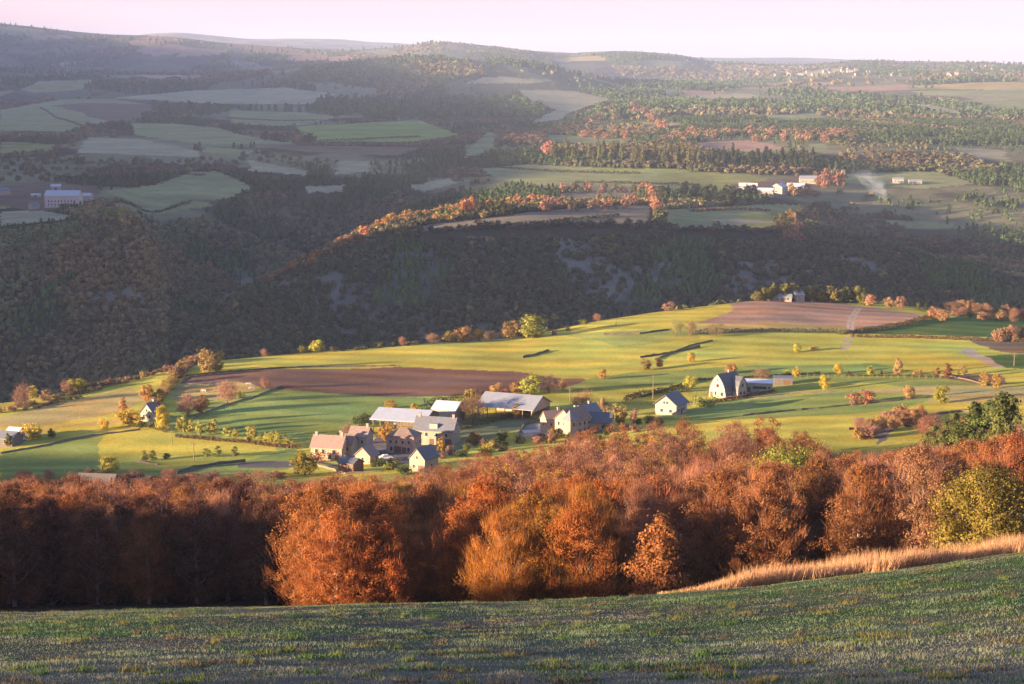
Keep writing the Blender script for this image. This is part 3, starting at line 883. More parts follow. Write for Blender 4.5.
# ------------------------------------------------------------------ the beech wood below the meadow
TOPPX = [0, 60, 100, 150, 200, 260, 300, 340, 400, 440, 480, 520, 560, 600, 640, 680, 720, 770, 805, 830, 850, 880, 900, 925, 960, 1024]
TOPRW = [476, 474, 480, 475, 478, 478, 481, 473, 474, 465, 453, 446, 438, 426, 419, 420, 414, 416, 426, 446, 454, 452, 448, 450, 448, 430]
def row_of(x, y, z): return cam_uv(x, y, z)[1]
random.seed(11)
def thin(kind, n):
    L = []
    for s_ in range(3):
        g = rng(900 + s_); bare = kind == 'bare_beech'
        P, N, sh, k = shell_points(n, 15, 4.4, 1.5, SH_DOME, g, 60, .14, .3, .3)
        m = int(n * (.35 if bare else .8)); v, f = tris_at(P[:m], N[:m], .21, g, 2.0); c = colvar(sh[:m], g, m)
        Q = P[m:]; D = Q - np.array([0, 0, 1.0]); D /= np.linalg.norm(D, axis=1, keepdims=True); D += np.array([0, 0, .55]) + g.normal(size=D.shape) * .35
        v2, f2 = twigs(Q - D * .3, D, 1.0, .06, g); c2 = colvar(sh[m:], g, n - m)
        L.append((np.vstack([v, v2]), np.vstack([c, c2])))
    return L
THIN = {'beech': thin('beech', 8000), 'bare_beech': thin('bare_beech', 8000)}
def build_wood():
    g = rng(77)
    spots = []; jobs = []
    y = 198.0; k = 0
    while y < 500:
        d = 7.6 + (y - 198) * .012
        x = -.315 * y + (k % 2) * d * .5
        while x < .315 * y:
            xx = x + g.uniform(-.28, .28) * d; yy = y + g.uniform(-.28, .28) * d
            px = 512 + F * xx / yy * 1.0
            yf = np.interp(px, [-40, 250, 266, 275, 395, 405, 455, 465, 615, 630, 700, 760, 1060], [240, 240, 236, 203, 203, 226, 226, 198, 198, 212, 212, 206, 204])
            if yy >= yf - 2: spots.append((xx, yy, px))
            x += d
        y += d * .86; k += 1
    cnt = 0
    gaps = [(878, 925, 330, 520)]
    for xx, yy, px in spots:
        zz = float(land(xx, yy))
        if any(a < px < b and c < yy < d for a, b, c, d in gaps): continue
        if 925 < px < 1060 and yy > 410: continue
        h = (g.uniform(10.5, 17.5) if px < 560 or yy < 300 else g.uniform(13, 18.5)) * (1.0 if px > 265 else 1.05)
        lim = float(np.interp(px, TOPPX, TOPRW)) + g.uniform(-2, 6)
        while h > 6 and row_of(xx, yy, zz + h * .97) < lim: h -= .4
        if h < 6.8: continue
        vis_row = row_of(xx, yy, zz + h)
        n = g.uniform()
        back = yy > 300
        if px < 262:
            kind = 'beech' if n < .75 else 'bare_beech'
            c = MAROON if n < .45 else (RUSSET if n < .75 else TWIG)  # darker leaf colour adds to the shade on this side
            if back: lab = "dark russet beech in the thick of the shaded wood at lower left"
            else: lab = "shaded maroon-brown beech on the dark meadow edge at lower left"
        elif back:
            zone = px > 640
            kind = 'bare_beech' if n < (.55 if zone else .4) else 'beech'
            c = TWIG if n < .4 else (RUSSET if n < .8 else (.27, .10, .045))
            if n > .96: kind, c = 'beech', AMBER
            elif n > .86: c = (.33, .18, .05)
            if px < 460: lab = "sunlit russet beech crown in the wood just below the hamlet"
            elif px < 700: lab = "rust-pink beech crown high in the middle of the wood"
            else: lab = "twiggy rust-brown beech crown in the upper right of the wood"
            if n > .96: lab = "amber-yellow beech crown among the russet ones deep in the wood"
        else:
            kind = 'beech' if n < .8 else 'bare_beech'
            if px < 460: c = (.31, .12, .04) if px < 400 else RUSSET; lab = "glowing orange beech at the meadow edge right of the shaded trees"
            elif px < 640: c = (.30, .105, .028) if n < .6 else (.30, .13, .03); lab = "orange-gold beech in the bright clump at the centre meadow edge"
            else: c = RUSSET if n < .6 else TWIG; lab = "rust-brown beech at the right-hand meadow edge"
        if 614 < px < 700 and yy < 222: continue
        if 940 < px and yy < 232: continue
        jobs.append((kind, (xx, yy, zz), h, c, lab, g.uniform(.9, 1.15), vis_row))
        cnt += 1
    jobs.sort(key=lambda j: j[1][1])
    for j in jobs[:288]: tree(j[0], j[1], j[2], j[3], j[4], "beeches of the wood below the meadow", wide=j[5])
    # past the nearest three hundred the rest of the wood is one mass
    Vs = []; Cs = []
    for j in jobs[288:]:
        v, c = THIN[j[0]][random.randrange(len(THIN[j[0]]))]; s = j[2] / 15.0
        a = random.uniform(0, 6.28); ca, sa = math.cos(a), math.sin(a); w = s * j[5]
        Vs.append(np.stack([j[1][0] + (v[:, 0]*ca - v[:, 1]*sa) * w, j[1][1] + (v[:, 0]*sa + v[:, 1]*ca) * w, j[1][2] + v[:, 2] * s], 1))
        Cs.append(c * np.array(j[3]) * random.uniform(.85, 1.15))
    V = np.vstack(Vs); o = link("beech_wood", mesh_np("beech_wood", V, np.arange(len(V)).reshape(-1, 3), M['near_wood_leaf'], np.vstack(Cs)))
    tag(o, "russet and bare beeches massed behind the front rows of the wood", "wood", kind="stuff")
    print('WOOD', cnt)
    def at(px, y, h, kind, c, lab, wide=1.0, vi=None, name=None):
        x = (px - 512) / F * y; z = float(land(x, y))
        return tree(kind, (x, y, z), h, c, lab, None, wide, vi=vi, name=name)
    at(664, 189, 11.0, 'cone_oak', (.35, .15, .055), "small cone-shaped orange oak standing forward of the wood", .98)
    at(997, 196, 12.2, 'big_round', (.20, .17, .035), "big round olive-yellow tree at the right edge of the wood", 1.0, 1)
    at(797, 282, 19.0, 'big_round', (.26, .30, .05), "lime-green tree top rising among the russet beeches", .8, 2)
    at(805, 222, 14.5, 'birch', (.30, .18, .07), "slender pale-trunked birch with thin amber top in the right of the wood", 1.0, 0)
    at(153, 243, 17.5, 'birch', (.10, .05, .04), "tall thin bare trunk standing before the shaded wood at left", .75, 1)
    at(712, 226, 13.0, 'birch', (.2, .1, .06), "thin pale trunk at the wood edge right of the cone-shaped oak", .8, 1)
    at(560, 199, 13.0, 'beech', (.30, .14, .032), "golden beech with yellow left flank in the middle of the bright clump", 1.15, 2)
    at(516, 199, 11.5, 'beech', (.33, .17, .032), "yellow-gold beech at the left end of the bright clump", 1.15, 1)
    at(330, 203, 13.2, 'beech', (.33, .125, .038), "broad flame-orange beech beside the shaded wood", 1.15, 0)
    at(372, 205, 12.6, 'beech', (.30, .10, .03), "dense rust-orange beech right of the flame-orange one", 1.2, 3)
    # pines at the right
    for px, y, h, w, lab in ((962, 385, 22.5, 1.0, "leftmost dark pine of the clump above the wood at right"),
                             (986, 385, 25, .95, "middle pine with spreading tiers above the wood at right"),
                             (1015, 335, 27, .95, "tallest pine, cut by the right edge of the picture"),
                             (950, 392, 18, .8, "slim pine top behind the pine clump at right"),
                             (942, 395, 19.5, 1.1, "lowest pine at the left foot of the pine clump at right"),
                             (972, 368, 21, 1.1, "broad dark pine in front of the leftmost two of the clump"),
                             (1003, 370, 24.5, 1.05, "broad pine between the middle and the tallest one at right")):
        at(px, y, h, 'pine', (.10, .12, .035), lab, w)
build_wood()

# ------------------------------------------------------------------ trees of the fields and gardens
def ptree(px, row, hpx, kind, colr, label, group=None, wide=None, wpx=None, y0=500, name=None, vi=None, ymax=None):
    ym = ymax or (1085 if y0 < 1000 else 1e9)
    p = hit(px, row, y0); k = 0
    while (p is None or p[1] > ym) and k < 60: row += .5; k += 1; p = hit(px, row, y0)
    if p is None: return None
    h = hpx * p[1] / F * 1.02
    if wpx:
        H = PROTO[kind][0][2]; R0 = dict(round=3.0, bare=3.3, column=1.5, bush=1.6, copse=3.8, spruce=2.9, pine=4.6)[kind]
        wide = (wpx * p[1] / F / 2) / (R0 * h / H)
    return tree(kind, p, h, colr, label, group, wide or 1.0, vi=vi, name=name)
random.seed(23)
B_, K_, C_, U_ = 'round', 'bare', 'column', 'bush'
DKG = (.075, .09, .03); OR = (.47, .27, .09); YG = (.44, .38, .07)
FT = [
 (129, 425, 19, B_, YELLOW, "round yellow tree left of the small slate-roofed cottage", 20),
 (123, 413, 17, C_, OR, "narrow orange tree behind the round yellow one near the cottage", None),
 (148, 402, 18, B_, OR, "amber tree rising behind the small slate-roofed cottage", 13),
 (142, 429, 13, C_, DKG, "dark green poplar in front of the small cottage", None),
 (162, 430, 24, B_, YELLOW, "yellow-green tree at the right wall of the small cottage", 13),
 (104, 429, 12, B_, YELLOW, "small yellow tree beside the pink bush on the field edge", 9),
 (33, 439, 17, B_, YELLOW, "bright yellow tree by the farm at far left", 17),
 (52, 438, 10, B_, DKG, "small dark tree on the field corner right of the far-left farm", 7),
 (9, 447, 15, C_, OLIVE, "olive poplar in front of the far-left farm", None),
 (109, 474, 18, B_, YG, "airy yellow tree alone in the lower-left field", 18),
 (89, 476, 9, U_, (.42, .20, .09), "orange bush by the low stone ruin at lower left", 10),
 (188, 416, 22, K_, PINK, "large leafless pinkish tree left of the orange one", 22),
 (201, 414, 19, B_, OR, "orange tree beside the large leafless one", 14),
 (227, 404, 23, K_, (.36, .20, .13), "tall pink-brown bare tree on the stone wall", 20),
 (22, 406, 22, K_, PINK, "bare pinkish tree on the plateau rim at far left", 18),
 (32, 397, 13, B_, YG, "yellow-green tree on the plateau rim at far left", 10),
 (26, 410, 8, U_, PINK, "low brown bush under the bare tree at far left", 7),
 (77, 385, 13, B_, YG, "round yellow tree on the plateau rim above the left pasture", 18),
 (67, 387, 12, K_, PINK, "pinkish bare tree touching the yellow rim tree", 11),
 (47, 391, 7, U_, PINK, "pink bush on the rim between two trees at left", 8),
 (208, 373, 23, B_, (.36, .25, .10), "peach-coloured tree on the field corner, left of a pair", 15),
 (217, 372, 20, B_, (.26, .22, .06), "olive tree on the field corner, right of a pair", 12),
 (197, 361, 9, K_, PINK, "small grey-pink tree behind the field corner pair", 8),
 (265, 355, 8, K_, PINK, "small pale bare tree alone on the plateau rim", 8),
 (317, 352, 12, B_, YG, "round lemon-yellow tree on the plateau rim", 12),
 (303, 353, 8, B_, OLIVE, "small olive tree left of the lemon-yellow rim tree", 8),
 (265, 389, 12, K_, (.34, .2, .13), "small pinkish tree at the corner of the ploughed field", 9),
 (241, 398, 7, U_, OLIVE, "olive bush on the stone wall beside the bare tree", 8),
 (305, 475, 24, B_, (.23, .19, .03), "dense round olive-gold tree at the left end of the hamlet", 23),
 (348, 436, 13, K_, PINK, "bare pinkish tree behind the pink-roofed farmhouse", 13),
 (391, 408, 8, B_, (.40, .24, .05), "golden round tree behind the big pale barn", 11),
 (415, 410, 7, B_, YELLOW, "small yellow tree at the dark hedge behind the barns", 8),
 (386, 441, 21, B_, (.33, .19, .05), "leaning orange-green tree in front of the big pale barn", 14),
 (442, 453, 18, C_, (.42, .27, .05), "yellow tree in front of the long dark-roofed house", None),
 (470, 398, 9, B_, YG, "yellow tree at the left end of the ploughed field hedge", 11),
 (496, 393, 11, B_, OR, "orange round tree behind the grey barn roof, left of two", 11),
 (505, 395, 6, U_, (.42, .2, .1), "pink-orange bush between two round trees behind the grey barn", 7),
 (516, 393, 12, B_, (.34, .2, .06), "rust-olive round tree behind the grey barn roof, right of two", 11),
 (531, 394, 19, B_, (.32, .32, .06), "broad lime-yellow tree behind the right end of the grey barn", 19),
 (549, 393, 18, K_, PINK, "wide bare pinkish tree beside the broad lime-yellow one", 20),
 (563, 390, 11, K_, OR, "slim orange-brown tree right of the wide bare one", 8),
 (603, 379, 10, B_, (.38, .24, .06), "small golden tree alone in the green field above the hamlet", 8),
 (516, 419, 17, C_, (.42, .26, .04), "golden columnar tree before the grey barn", None),
 (473, 421, 26, K_, (.26, .15, .09), "large bare brown tree left of the grey barn", 26),
 (582, 411, 20, K_, (.38, .21, .11), "peach-brown bare tree behind the cream house", 20),
 (604, 417, 20, B_, (.36, .24, .12), "pale peach tree right of the cream house", 12),
 (619, 424, 22, B_, (.34, .25, .07), "yellowish tree right of the dark annex roof", 14),
 (634, 424, 17, C_, PINK, "thin pinkish tree between the annex and the slate-roofed house", None),
 (474, 446, 14, B_, (.30, .18, .05), "rusty green round tree beside the lane in the hamlet", 12),
 (502, 441, 12, B_, OLIVE, "small olive tree by the pale terrace", 10),
 (488, 452, 10, U_, YG, "yellow-green bush at the lane bend in the hamlet", 12),
 (646, 370, 12, B_, (.24, .16, .05), "dark amber round tree at the short stone wall, left of two", 9),
 (659, 368, 10, B_, (.30, .19, .06), "light amber round tree at the short stone wall, right of two", 7),
 (691, 362, 10, B_, YELLOW, "small yellow tree alone in the upper green field", 7),
 (731, 373, 9, B_, OR, "orange tree peeking over the white curved-gable house", 11),
 (690, 389, 13, B_, YG, "yellow tree left of the white curved-gable house", 12),
 (681, 390, 8, C_, DKG, "dark narrow shrub left of the yellow tree by the white house", None),
 (672, 390, 7, C_, DKG, "dark narrow shrub behind the slate-roofed house", None),
 (706, 406, 10, U_, (.24, .26, .07), "broad pale green bush before the white curved-gable house", 22),
 (762, 378, 9, K_, PINK, "wide bare bush-like tree behind the long low white house", 18),
 (796, 377, 11, B_, YELLOW, "slanting yellow tree right of the grey shed", 7),
 (787, 375, 5, U_, YG, "small yellow bush at the grey shed", 6),
 (797, 352, 8, B_, YG, "pale yellow tree in the middle of the green strip field", 7),
 (815, 350, 4, U_, OR, "tiny orange bush on the green strip field", 8),
 (838, 374, 10, B_, YELLOW, "yellow tree above the fence line, leftmost", 8),
 (870, 375, 9, B_, YG, "yellow-green tree on the fence line", 7),
 (881, 375, 6, C_, DKG, "tiny dark shrub right of the yellow-green fence tree", None),
 (850, 375, 4, U_, DKG, "tiny dark bush on the fence line", 5),
 (824, 390, 15, B_, YELLOW, "yellow tree standing below the fence line", 8),
 (898, 376, 19, C_, (.42, .29, .13), "tall pale peach tree crossing the fence line", None),
 (937, 377, 10, C_, (.26, .13, .06), "rust-brown narrow tree left of the brown patch", None),
 (947, 379, 17, C_, (.22, .11, .05), "dark rust tree at the corner of the brown patch", None),
 (916, 376, 5, U_, OR, "small orange bush on the right of the fence line", 5),
 (921, 376, 7, C_, (.26, .17, .06), "small brown tree on the right of the fence line", None),
 (962, 375, 10, B_, (.36, .27, .09), "yellow tree above the brown patch", 9),
 (985, 386, 14, B_, (.36, .24, .07), "yellow-orange tree right of the brown patch", 10),
 (997, 388, 14, B_, (.40, .25, .06), "amber tree left of the tallest pine", 9),
 (909, 399, 14, B_, (.44, .26, .11), "peach-orange tree in the pasture left of the green one", 10),
 (864, 403, 11, U_, (.36, .15, .08), "reddish-pink thorn bush alone in the pasture", 24),
 (853, 405, 6, U_, PINK, "low pink bush at the left foot of the reddish thorn bush", 9),
 (941, 403, 18, B_, (.26, .27, .04), "bright yellow-green round tree by the low wall", 14),
 (532, 338, 22, B_, (.28, .28, .06), "broad yellow-green tree crowning the plateau rim", 26),
 (511, 338, 17, B_, (.34, .24, .09), "gold-brown tree left of the broad rim tree", 16),
 (463, 339, 15, B_, (.38, .24, .08), "golden orange tree on the plateau rim", 14),
 (434, 341, 10, K_, PINK, "low pinkish tree at the left end of the rim row", 15),
 (450, 341, 11, B_, (.34, .23, .08), "tan tree on the rim between pink and gold ones", 11),
 (479, 341, 12, B_, (.38, .25, .06), "orange-yellow tree in the middle of the rim row", 9),
 (491, 339, 9, K_, (.34, .22, .12), "low brownish tree in the rim row left of the gold-brown one", 14),
 (403, 343, 9, K_, PINK, "small grey-brown tree alone left of the rim row", 8),
 (597, 317, 8, K_, (.36, .2, .13), "small pink tree near the three poles", 7),
 (583, 319, 5, U_, OLIVE, "small olive bush left of the three poles", 7),
 (669, 308, 9, B_, (.34, .22, .14), "pale pinkish tree on the ridge right of the poles", 11),
 (676, 336, 17, K_, (.26, .24, .10), "grey-green feathery tree left of the stubble field, first of three", 13),
 (690, 336, 15, K_, (.28, .22, .11), "grey-green feathery tree left of the stubble field, middle of three", 12),
 (716, 336, 13, K_, (.27, .24, .12), "light feathery tree at the corner of the stubble field", 16),
 (836, 302, 9, B_, YG, "yellow-green tree in front of the dark pine belt", 11),
 (862, 305, 7, U_, OLIVE, "small olive bush right of the pine belt", 7),
 (870, 306, 11, B_, (.38, .24, .13), "pinkish gold tree on the rim right of the pine belt", 11),
 (890, 308, 12, B_, (.34, .22, .11), "tan tree on the rim, left of a close pair", 10),
 (901, 309, 13, B_, (.38, .23, .14), "pink tree on the rim, right of a close pair", 10),
 (918, 310, 9, C_, OLIVE, "dark olive shrub right of the pink rim tree", None),
 (926, 311, 9, C_, DKG, "dark green shrub at the end of the stubble field", None),
 (933, 319, 13, B_, (.38, .20, .11), "salmon tree at the corner of the stubble field", 11),
 (943, 321, 11, B_, (.38, .22, .11), "peach tree touching the salmon one", 11),
 (1000, 342, 16, B_, (.40, .25, .14), "pale pink tree at right, first of three in a row", 14),
 (1012, 342, 17, B_, (.36, .22, .13), "pale pink tree at right, middle of three in a row", 10),
 (1022, 341, 15, B_, (.38, .23, .13), "pale pink tree at right, last of three in a row", 9),
 (362, 424, 11, U_, DKG, "dark bush at the left end of the big pale barn", 14),
 (330, 447, 8, U_, PINK, "brown bush left of the farmhouse roof", 12),
 (318, 462, 10, U_, (.36, .2, .1), "pink-brown bush in front of the pink-roofed farmhouse", 14),
 (393, 470, 10, U_, OLIVE, "olive bush in the shaded yard below the stone house", 16),
 (378, 466, 8, U_, DKG, "dark bush in the shaded yard beside the black-roofed shed", 16),
 (404, 474, 9, U_, DKG, "round dark bush left of the small cream-gabled house", 14),
]
for t in FT:
    ptree(t[0], t[1], t[2], t[3], t[4], t[5], wpx=t[6])
# pollards along the hedge, all much alike
for px, row, h in ((181,434,15),(186,434,17),(191,434,13),(200,436,13),(210,435,13),(215,435,14),(228,437,9),(236,438,9),(249,442,14),(254,439,12),(262,443,8),(267,444,11),(272,445,12),(278,446,14),(285,446,12),(291,447,8)):
    ptree(px, row, h * 1.2, 'column', (.38, .34, .08), "stubby pollard in the hedge row between the two lower-left green fields", "pollards along the lower-left hedge", wpx=7.2)
for px, row, h in ((145,461,10),(153,461,10),(166,459,6),(207,457,8),(217,457,10),(235,457,10)):
    ptree(px, row, h * 1.15, 'column', (.20, .21, .06), "small dark round-headed tree planted in the lower-left field", "young trees in the lower-left field", wpx=7)
# hedge of orange broadleaf trees, not identified as thorns, along the left pasture wall
for i in range(20):
    t = i / 19; px = np.interp(t, [0, .3, .6, .85, 1], [151, 164, 179, 198, 213]) + random.uniform(-3, 3); row = np.interp(t, [0, .3, .6, .85, 1], [412, 392, 375, 361, 353]) + random.uniform(-1, 2)
    ptree(px, row, random.uniform(8, 13), random.choice(['round', 'round', 'bare']), random.choice([(.34, .22, .09), (.33, .24, .07), PINK]),
          "golden or pinkish small tree in the hedgerow climbing to the plateau rim", "hedgerow climbing the left pasture", wpx=random.uniform(9, 14), name="small_tree")
for i in range(26):
    px = np.interp(i / 25, [0, 1], [4, 190]) + random.uniform(-3, 3); row = np.interp(px, [0, 60, 120, 190], [414, 396, 379, 362]) + random.uniform(-2, 2)
    ptree(px, row, random.uniform(3, 7), 'bush', random.choice([PINK, (.26, .19, .08), (.2, .15, .07)]),
          "scrubby bush on the plateau rim along the left pasture", "scrub on the left plateau rim", wpx=random.uniform(6, 12))
for i in range(20):
    px = 330 + i * 12.5 + random.uniform(-4, 4); row = np.interp(px, [260, 330, 390, 440, 520, 560, 600], [356, 352, 347, 343, 340, 334, 320])
    if 425 < px < 545: continue
    ptree(px, row, random.uniform(2.5, 6), 'bush', random.choice([PINK, (.2, .17, .07), (.15, .13, .06)]),
          "small bush dotted along the middle plateau rim", "bushes dotted along the middle rim", wpx=random.uniform(3, 7))
# scrub belt on the right rim
for i in range(34):
    px = random.uniform(944, 1030); t = (px - 944) / 80; row = np.interp(t, [0, 1], [312, 317]) + random.uniform(-4, 6)
    if i % 6 == 0: ptree(px, row, random.uniform(9, 13), 'spruce', (.07, .08, .03), "small dark conifer in the scrub belt on the right rim", "conifers in the right rim scrub", wpx=6)
    else: ptree(px, row, random.uniform(7, 13), random.choice(['round', 'bare']), random.choice([(.36, .19, .10), PINK, (.34, .22, .10)]),
          "salmon or tan small tree in the scrub belt on the right rim", "scrub belt on the right rim", wpx=random.uniform(8, 13), name="small_tree")
# pine belt above the stubble field
for i in range(26):
    px = np.interp(i, [0, 25], [757, 862]) + random.uniform(-2, 2); row = 297 + random.uniform(-3, 2)
    ptree(px, row, random.uniform(11, 18) if px > 760 else 10, 'spruce' if i % 3 else 'round', (.20, .20, .06) if i % 3 else (.24, .21, .06),
          "dark green pine in the belt at the top of the stubble field", "pine belt above the stubble field", wpx=random.uniform(7, 11), name='pine_tree')
# yellow and pink thickets above the wood at right
for i in range(30):
    px = random.uniform(855, 925); row = np.interp(px, [855, 925], [434, 414]) + random.uniform(-4, 10)
    ptree(px, row, random.uniform(8, 15), random.choice(['round', 'bare']), random.choice([(.36, .24, .07), (.38, .2, .1), PINK]),
          "peach and yellow thicket tree above the wood near the rocky path", "thicket by the rocky path", wpx=random.uniform(9, 15), name="small_tree", y0=430)
for i in range(22):
    px = random.uniform(925, 1024); row = random.uniform(436, 470)
    ptree(px, row, random.uniform(14, 24), 'bare', random.choice([(.34, .16, .10), PINK, (.3, .12, .06)]),
          "bare pink-brown tree under the pine clump at right", "bare trees under the right pines", wpx=random.uniform(14, 22), y0=330)
# bushes scattered on the lower pasture edges and round the hamlet
for i in range(36):
    px = random.uniform(440, 660); row = np.interp(px, [440, 520, 580, 660], [462, 444, 440, 424]) + random.uniform(-6, 3)
    ptree(px, row, random.uniform(4, 9), random.choice(['bush', 'bush', 'round']), random.choice([OLIVE, (.3, .17, .07), PINK, DKG]),
          "garden bush between the hamlet and the wood", "garden bushes of the hamlet", wpx=random.uniform(6, 12), y0=480)
for i in range(40):
    px = random.uniform(0, 300); row = 479 + random.uniform(-3, 4)
    ptree(px, row, random.uniform(5, 9), random.choice(['bare', 'round']), random.choice([(.33, .14, .08), PINK]),
          "low russet bush along the upper edge of the wood at left", "bushes on the upper wood edge", wpx=random.uniform(10, 18), y0=440)

# ------------------------------------------------------------------ trees one can tell apart on the far spur and plateau
def grove(pts, n, jit, kinds, hp, cols, label, group, wp, y0=1700, name=None, ymax=None):
    a = np.array(pts, float); L = np.r_[0, np.cumsum(np.hypot(*np.diff(a, axis=0).T))]
    for i in range(n):
        t = (i + random.uniform(.1, .9)) / n * L[-1]
        px = np.interp(t, L, a[:, 0]) + random.uniform(-jit, jit) * 1.5; row = np.interp(t, L, a[:, 1]) + random.uniform(-jit, jit)
        h = random.uniform(*hp)
        ptree(px, row, h, random.choice(kinds), random.choice(cols), label, group, wpx=random.uniform(*wp), y0=y0, name=name, ymax=ymax)
GOLD = [(.42, .22, .07), (.38, .20, .08), (.36, .24, .08), (.42, .20, .10)]
grove([(262, 290), (300, 268), (338, 250), (360, 240), (385, 228), (410, 219), (440, 213), (475, 208)], 58, 3, ['copse'], (7, 12), GOLD, "golden tree lit by the sun on the crest of the gorge spur", "sunlit trees on the spur crest", (7, 12), name='generic_tree', ymax=2140)  # plain broadleaf trees, not identified as oaks
grove([(486, 200), (505, 193), (530, 190), (543, 195)], 20, 3, ['copse'], (8, 12), GOLD, "sunlit orange tree in the copse on top of the spur", "orange copse on the spur top", (8, 12), name='generic_tree', ymax=2140)
grove([(462, 218), (474, 214)], 4, 1, ['copse'], (14, 17), [(.42, .2, .09)], "tall salmon tree left of the dark copse on the spur", "salmon trees on the spur", (9, 12), name='generic_tree', ymax=2140)
grove([(482, 215), (512, 213)], 12, 3, ['copse', 'spruce'], (9, 15), [(.075, .085, .035)], "dark green tree in the copse on the spur pasture", "dark copse on the spur", (7, 10), name='generic_tree', ymax=2140)
grove([(437, 222), (458, 218)], 8, 2, ['copse'], (7, 10), [(.40, .26, .09)], "yellow-gold tree beside the spur pasture", "gold trees beside the spur pasture", (6, 9), name='generic_tree', ymax=2140)
grove([(540, 212), (562, 210)], 7, 2, ['copse'], (10, 14), [(.36, .2, .14), (.3, .18, .12)], "pinkish tree right of the dark copse on the spur", "pink trees on the spur", (6, 10), name='generic_tree', ymax=2420)
grove([(568, 210), (600, 206), (640, 204)], 18, 4, ['copse', 'copse', 'spruce'], (6, 13), [(.36, .2, .12), (.12, .12, .05), (.3, .18, .12)], "scattered tree on the rough pasture behind the spur", "scattered trees on the spur pasture", (5, 9), name='generic_tree', ymax=2420)
grove([(556, 190), (640, 192), (655, 196)], 14, 3, ['copse'], (5, 11), [(.36, .2, .12), (.16, .14, .07)], "hedge tree between the pale fields behind the spur", "hedge trees behind the spur", (5, 9), name='hedge_tree', ymax=2420)
grove([(640, 185), (648, 195), (654, 207), (657, 218)], 10, 1.5, ['copse'], (10, 14), [(.42, .22, .12)], "tall peach tree in the short row beside the green field", "peach tree row by the green field", (7, 10), name='copse_tree', ymax=2420)
for i in range(110):
    t = random.uniform(0, 1); px = 552 + 262 * t; row = np.interp(px, [552, 640, 700, 815], [163, 167, 169, 172]) - random.uniform(0, 9)
    lit = px < 700  # sunlit part of the plantation gets a lighter painted green
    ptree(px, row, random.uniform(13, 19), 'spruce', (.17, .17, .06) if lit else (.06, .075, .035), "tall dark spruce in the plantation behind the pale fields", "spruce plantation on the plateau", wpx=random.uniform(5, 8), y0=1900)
grove([(546, 158), (552, 156)], 3, 1, ['copse'], (13, 16), [(.45, .2, .14)], "pink tree at the left end of the spruce plantation", "pink trees by the plantation", (8, 10))
grove([(662, 204), (690, 200), (740, 203), (752, 200)], 34, 5, ['copse', 'spruce'], (8, 15), [(.05, .065, .03)], "dark tree in the dense grove beside the green field", "dark grove by the green field", (8, 12))
grove([(780, 228), (800, 222), (830, 215), (850, 222)], 26, 6, ['copse', 'spruce'], (8, 15), [(.08, .09, .035), (.3, .2, .08), (.12, .11, .05)], "tree of the mixed grove right of the green field", "mixed grove right of the green field", (6, 11), ymax=2420)
grove([(784, 245), (795, 232), (800, 250)], 9, 3, ['copse'], (8, 12), [(.40, .2, .12)], "rusty lit tree on the cliff edge below the grove", "rusty trees on the cliff edge", (7, 11), name='hedge_tree', ymax=2420)
grove([(818, 186), (845, 182)], 12, 4, ['copse'], (8, 13), [(.40, .22, .12), (.3, .16, .1)], "rust-pink tree right of the works roofs", "rust-pink trees by the works", (6, 10), name='copse_tree')
grove([(788, 194), (815, 196)], 8, 2, ['copse'], (6, 10), [(.42, .25, .1), (.36, .18, .1)], "orange garden tree in front of the works", "orange trees in front of the works", (6, 10), name='copse_tree')
grove([(590, 120), (640, 112), (668, 128)], 34, 5, ['copse'], (5, 9), [(.38, .2, .13), (.32, .2, .1)], "peach tree of the sunlit copse far up the plateau", "sunlit copse far up the plateau", (6, 10), name='copse_tree')
grove([(583, 136), (640, 138), (690, 142)], 26, 3, ['copse'], (5, 9), [(.38, .2, .13), (.3, .18, .1)], "rust tree of the long hedge across the far plateau", "long rusty hedge on the far plateau", (6, 9), name='hedge_tree')
grove([(676, 136), (700, 137), (720, 136), (760, 140), (800, 142), (850, 140)], 26, 4, ['copse'], (6, 11), [(.38, .22, .14), (.3, .18, .1)], "pinkish tree at the edge of the pink stubble strip", "trees round the pink stubble strip", (6, 10), name='hedge_tree')
grove([(500, 140), (545, 143)], 14, 3, ['copse'], (5, 8), [(.36, .2, .12), (.25, .15, .08)], "peach tree in the copse left of the plantation", "peach copse left of the plantation", (6, 9), name='copse_tree')
grove([(0, 140), (60, 141), (75, 140), (92, 128)], 26, 2, ['copse'], (5, 9), [(.12, .09, .05), (.2, .14, .07)], "dark hedge tree above the pale field at far left", "hedge above the far-left pale field", (6, 9), name='hedge_tree')
grove([(0, 158), (40, 155), (66, 150), (80, 138)], 22, 1.5, ['copse'], (4, 7), [(.14, .1, .06), (.2, .14, .07)], "low hedge tree below the pale field at far left", "hedge below the far-left pale field", (5, 8), name='hedge_tree')
grove([(265, 138), (310, 142)], 12, 3, ['copse'], (7, 10), [(.07, .07, .045), (.07, .07, .045), (.28, .18, .1)], "dark tree in the copse at the green field corner", "copse at the far green field", (7, 10), name='copse_tree')
grove([(105, 128), (125, 130), (132, 134)], 9, 2, ['copse'], (7, 10), [(.09, .07, .055)], "dark bushy tree on the left plateau slope", "trees on the left plateau slope", (7, 10), name='copse_tree')

import collections
print(collections.Counter(o.name.split('.')[0] for o in COL.objects if o.type=='EMPTY'))

grove([(405, 237), (440, 231), (475, 229), (560, 227), (650, 226), (700, 230), (780, 232)], 75, 2.5, ['copse'], (3, 7.5), [(.10, .085, .05), (.13, .10, .055), (.07, .08, .04), (.2, .13, .07)], "low brown tree on the dark rim below the spur pasture", "trees on the rim below the spur pasture", (5, 10), name='rim_tree', ymax=2150)
